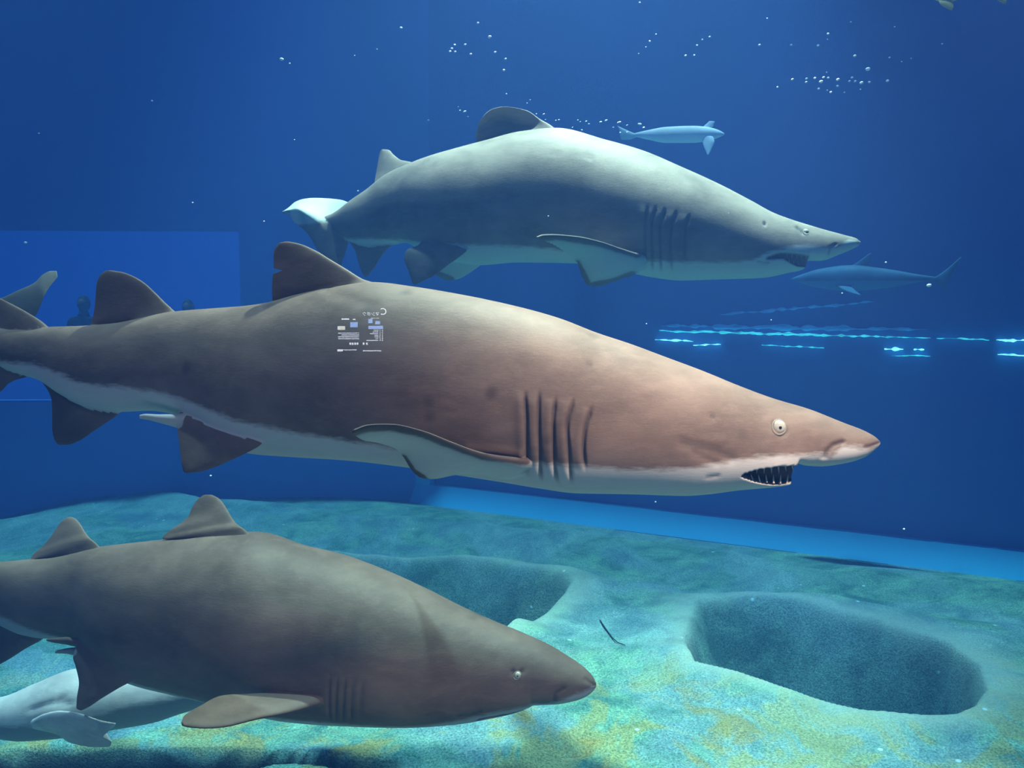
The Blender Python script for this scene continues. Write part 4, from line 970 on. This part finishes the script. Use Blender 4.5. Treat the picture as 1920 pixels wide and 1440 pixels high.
# ------------------------------------------------------------------ reflected visitors, placed beyond the added opening in the far wall
M_cloth = plain('dark_clothes', (.012, .016, .03), .9, .1)
M_hair = plain('black_hair', (.008, .008, .01), .7, .2)
M_face = plain('shaded_skin', (.16, .09, .06), .6, .2)
def visitor(px, py, D, height, label):
    hd = at(px, py, D); foot = Vector((float(hd[0]), float(hd[1]), float(hd[2]) - height * .93))
    k = height / 1.72
    J = {'pelvis': (0, 0, .93, .15, .11), 'waist': (0, 0, 1.08, .14, .10), 'chest': (0, 0, 1.28, .17, .12), 'neck': (0, 0, 1.46, .06, .06), 'skull': (0, -.01, 1.56, .07, .085)}
    E = [('pelvis', 'waist'), ('waist', 'chest'), ('chest', 'neck'), ('neck', 'skull')]
    for s_, n_ in ((1, 'l'), (-1, 'r')):
        J.update({'sh' + n_: (s_ * .19, 0, 1.38, .065, .065), 'el' + n_: (s_ * .25, .02, 1.10, .045, .045), 'wr' + n_: (s_ * .24, -.08, .88, .03, .03), 'ha' + n_: (s_ * .24, -.10, .78, .035, .02),
                  'hi' + n_: (s_ * .10, 0, .86, .09, .09), 'kn' + n_: (s_ * .11, -.02, .48, .06, .06), 'an' + n_: (s_ * .11, .02, .09, .04, .04), 'to' + n_: (s_ * .12, -.14, .035, .04, .03)})
        E += [('chest', 'sh' + n_), ('sh' + n_, 'el' + n_), ('el' + n_, 'wr' + n_), ('wr' + n_, 'ha' + n_), ('pelvis', 'hi' + n_), ('hi' + n_, 'kn' + n_), ('kn' + n_, 'an' + n_), ('an' + n_, 'to' + n_)]
    names = list(J); me = bpy.data.meshes.new('body')
    me.from_pydata([tuple(c * k for c in J[n][:3]) for n in names], [(names.index(a), names.index(b)) for a, b in E], [])
    o = bpy.data.objects.new('body', me); COL.objects.link(o)
    sk = o.modifiers.new('skin', 'SKIN'); o.modifiers.new('sub', 'SUBSURF').levels = 1
    for i, n in enumerate(names): me.skin_vertices[0].data[i].radius = (J[n][3] * k, J[n][4] * k)
    me.skin_vertices[0].data[0].use_root = True
    bpy.context.view_layer.update()
    m2 = bpy.data.meshes.new_from_object(o.evaluated_get(bpy.context.evaluated_depsgraph_get())); bpy.data.objects.remove(o)
    bm = bmesh.new(); bm.from_mesh(m2)
    r = bmesh.ops.create_uvsphere(bm, u_segments=20, v_segments=14, radius=1)
    for v in r['verts']:
        x, y, z = v.co
        nose = .20 * math.exp(-(x / .16) ** 2 - ((z + .12) / .22) ** 2) * (y < 0)
        ear = .16 * math.exp(-((abs(x) - 1) / .25) ** 2 - (z / .25) ** 2 - (y / .3) ** 2)
        v.co = Vector((x * (.078 + .078 * ear) * (1 - .12 * (z < -.3)), y * .098 - .02 * nose * 5 * (.2), z * .118 + 1.60)) * k
    m2.clear_geometry(); bm.to_mesh(m2); bm.free(); m2.shade_smooth()
    m2.materials.append(M_cloth); m2.materials.append(M_face)
    for p_ in m2.polygons:
        if p_.center.z > 1.46 * k or (p_.center.z < .86 * k and abs(p_.center.x) > .2 * k): p_.material_index = 1
    root = empty('person', foot, label, 'person', None)
    ob = bpy.data.objects.new('body', m2); COL.objects.link(ob); ob.parent = root
    bm = bmesh.new(); bmesh.ops.create_uvsphere(bm, u_segments=20, v_segments=14, radius=1)
    for v in bm.verts:
        x, y, z = v.co
        v.co = Vector((x * .088, y * .105 + .018, max(z, -.75 if y > .1 else .25) * .126 + 1.612)) * k
    hm = bpy.data.meshes.new('hair'); bm.to_mesh(hm); bm.free(); hm.shade_smooth(); hm.materials.append(M_hair)
    h = bpy.data.objects.new('hair', hm); COL.objects.link(h); h.parent = root
    return foot.z
f1 = visitor(352, 578, 12.0, 1.66, 'dark silhouette of a reflected visitor, set behind the wall opening, beside the large second dorsal fin')
f2 = visitor(156, 571, 12.0, 1.70, 'dark silhouette of a reflected visitor, set behind the wall opening, near the left edge')
v, f = box_mesh((-9.5, W1[1] + .42, f1 - .25), (-1.8, W1[1] + 1.8, f1))
hf = mesh_obj('figure_stand', v, f, M_cloth, smooth=False); hf['kind'] = 'structure'  # unseen slab added under the reflected figures

# ------------------------------------------------------------------ sticks and scraps on the floor
def twig(pts, r, mat, name, label, cat):
    P = [np.array(on_floor(x, y)[0] if np.ndim(on_floor(x, y)) > 1 else on_floor(x, y)) for x, y in pts]
    P = [np.array([p[0], p[1], float(floor_z(np.array([p[0]]), np.array([p[1]]))[0]) + .012]) for p in P]
    V = []; F = []; kk = 6
    for i, p in enumerate(P):
        d = P[min(i + 1, len(P) - 1)] - P[max(i - 1, 0)]; d /= np.linalg.norm(d)
        a_ = np.cross(d, (0, 0, 1)); a_ /= np.linalg.norm(a_); b_ = np.cross(a_, d)
        for j in range(kk):
            an = 2 * math.pi * j / kk; V.append(p + r * (1 - .6 * i / len(P)) * (math.cos(an) * a_ + math.sin(an) * b_))
    for i in range(len(P) - 1):
        for j in range(kk): F.append((i * kk + j, i * kk + (j + 1) % kk, (i + 1) * kk + (j + 1) % kk, (i + 1) * kk + j))
    F.append(tuple(range(kk))); F.append(tuple(range((len(P) - 1) * kk, len(P) * kk)))
    V = np.array(V); loc = V.mean(0)
    o = mesh_obj(name, [tuple(q) for q in V - loc], F, mat); o.location = loc
    return tag(o, label, cat)
M_twig = plain('dark_twig', (.02, .03, .03), .8, .1)
twig([(1125, 1168), (1136, 1186), (1148, 1203), (1158, 1216), (1172, 1226)], .006, M_twig, 'twig', 'thin dark twig lying on the rock between the two sunken basins', 'twig')

# ------------------------------------------------------------------ information panel in the visitors' hall, seen in the acrylic
GY = 0.5
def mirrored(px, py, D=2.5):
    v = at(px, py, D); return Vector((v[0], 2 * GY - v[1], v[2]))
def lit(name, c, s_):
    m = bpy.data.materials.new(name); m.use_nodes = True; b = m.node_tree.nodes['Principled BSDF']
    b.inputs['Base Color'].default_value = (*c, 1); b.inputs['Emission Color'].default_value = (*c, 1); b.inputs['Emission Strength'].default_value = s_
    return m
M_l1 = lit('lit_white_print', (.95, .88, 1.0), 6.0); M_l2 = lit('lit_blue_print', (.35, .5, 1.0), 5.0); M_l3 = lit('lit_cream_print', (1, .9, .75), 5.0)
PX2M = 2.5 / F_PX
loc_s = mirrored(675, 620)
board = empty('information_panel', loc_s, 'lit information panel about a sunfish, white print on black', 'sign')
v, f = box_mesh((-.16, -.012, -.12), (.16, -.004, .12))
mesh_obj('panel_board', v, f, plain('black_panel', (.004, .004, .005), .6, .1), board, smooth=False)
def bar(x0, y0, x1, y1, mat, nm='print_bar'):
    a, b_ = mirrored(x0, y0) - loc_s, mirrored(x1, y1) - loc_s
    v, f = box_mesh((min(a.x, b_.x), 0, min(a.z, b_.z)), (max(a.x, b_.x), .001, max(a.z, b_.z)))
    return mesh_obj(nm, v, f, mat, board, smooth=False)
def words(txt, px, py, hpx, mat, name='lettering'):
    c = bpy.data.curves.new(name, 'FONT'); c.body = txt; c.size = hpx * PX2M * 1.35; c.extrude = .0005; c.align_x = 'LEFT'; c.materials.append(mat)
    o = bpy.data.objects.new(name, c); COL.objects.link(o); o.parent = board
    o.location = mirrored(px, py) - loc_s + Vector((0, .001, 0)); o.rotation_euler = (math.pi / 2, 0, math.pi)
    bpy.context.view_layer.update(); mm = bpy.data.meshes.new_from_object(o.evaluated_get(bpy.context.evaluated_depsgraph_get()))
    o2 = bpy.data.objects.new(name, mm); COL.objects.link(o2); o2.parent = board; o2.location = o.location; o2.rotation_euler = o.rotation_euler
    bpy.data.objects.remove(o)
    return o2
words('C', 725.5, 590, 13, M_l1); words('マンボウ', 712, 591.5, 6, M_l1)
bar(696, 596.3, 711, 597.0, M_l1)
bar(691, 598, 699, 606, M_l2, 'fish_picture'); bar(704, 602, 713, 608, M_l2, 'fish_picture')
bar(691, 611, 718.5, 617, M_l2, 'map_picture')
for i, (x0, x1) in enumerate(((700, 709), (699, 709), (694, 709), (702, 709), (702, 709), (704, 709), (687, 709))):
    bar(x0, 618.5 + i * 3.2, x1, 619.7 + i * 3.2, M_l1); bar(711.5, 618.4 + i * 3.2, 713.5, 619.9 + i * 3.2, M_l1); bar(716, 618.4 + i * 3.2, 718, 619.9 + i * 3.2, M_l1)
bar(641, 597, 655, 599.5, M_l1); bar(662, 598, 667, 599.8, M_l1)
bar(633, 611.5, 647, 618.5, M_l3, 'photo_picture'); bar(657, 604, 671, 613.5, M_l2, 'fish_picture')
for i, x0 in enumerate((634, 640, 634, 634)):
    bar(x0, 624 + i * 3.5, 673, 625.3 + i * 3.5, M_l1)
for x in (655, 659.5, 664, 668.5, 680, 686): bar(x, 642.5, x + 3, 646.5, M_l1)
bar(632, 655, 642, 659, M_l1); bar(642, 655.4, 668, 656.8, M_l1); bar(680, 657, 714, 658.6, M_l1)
m = bpy.data.materials.new('clear_acrylic_sheet'); m.use_nodes = True; nt = m.node_tree; nt.nodes.remove(nt.nodes['Principled BSDF'])
tr = nt.nodes.new('ShaderNodeBsdfTransparent'); tr.inputs[0].default_value = (1, 1, 1, 1)
gl = nt.nodes.new('ShaderNodeBsdfGlossy'); gl.inputs['Roughness'].default_value = 0; gl.inputs['Color'].default_value = (.12, .12, .12, 1)
ad = nt.nodes.new('ShaderNodeAddShader'); nt.links.new(tr.outputs[0], ad.inputs[0]); nt.links.new(gl.outputs[0], ad.inputs[1])
nt.links.new(ad.outputs[0], nt.nodes['Material Output'].inputs['Surface'])
c0, c1 = at(626, 572, 1.0), at(732, 664, 1.0); c0 = c0 * GY / c0[1]; c1 = c1 * GY / c1[1]
pane = mesh_obj('window_patch', [(c0[0], GY, c0[2]), (c1[0], GY, c0[2]), (c1[0], GY, c1[2]), (c0[0], GY, c1[2])], [(0, 3, 2, 1)], m, smooth=False); pane['kind'] = 'structure'  # patch of front acrylic, added only to carry the panel's reflection
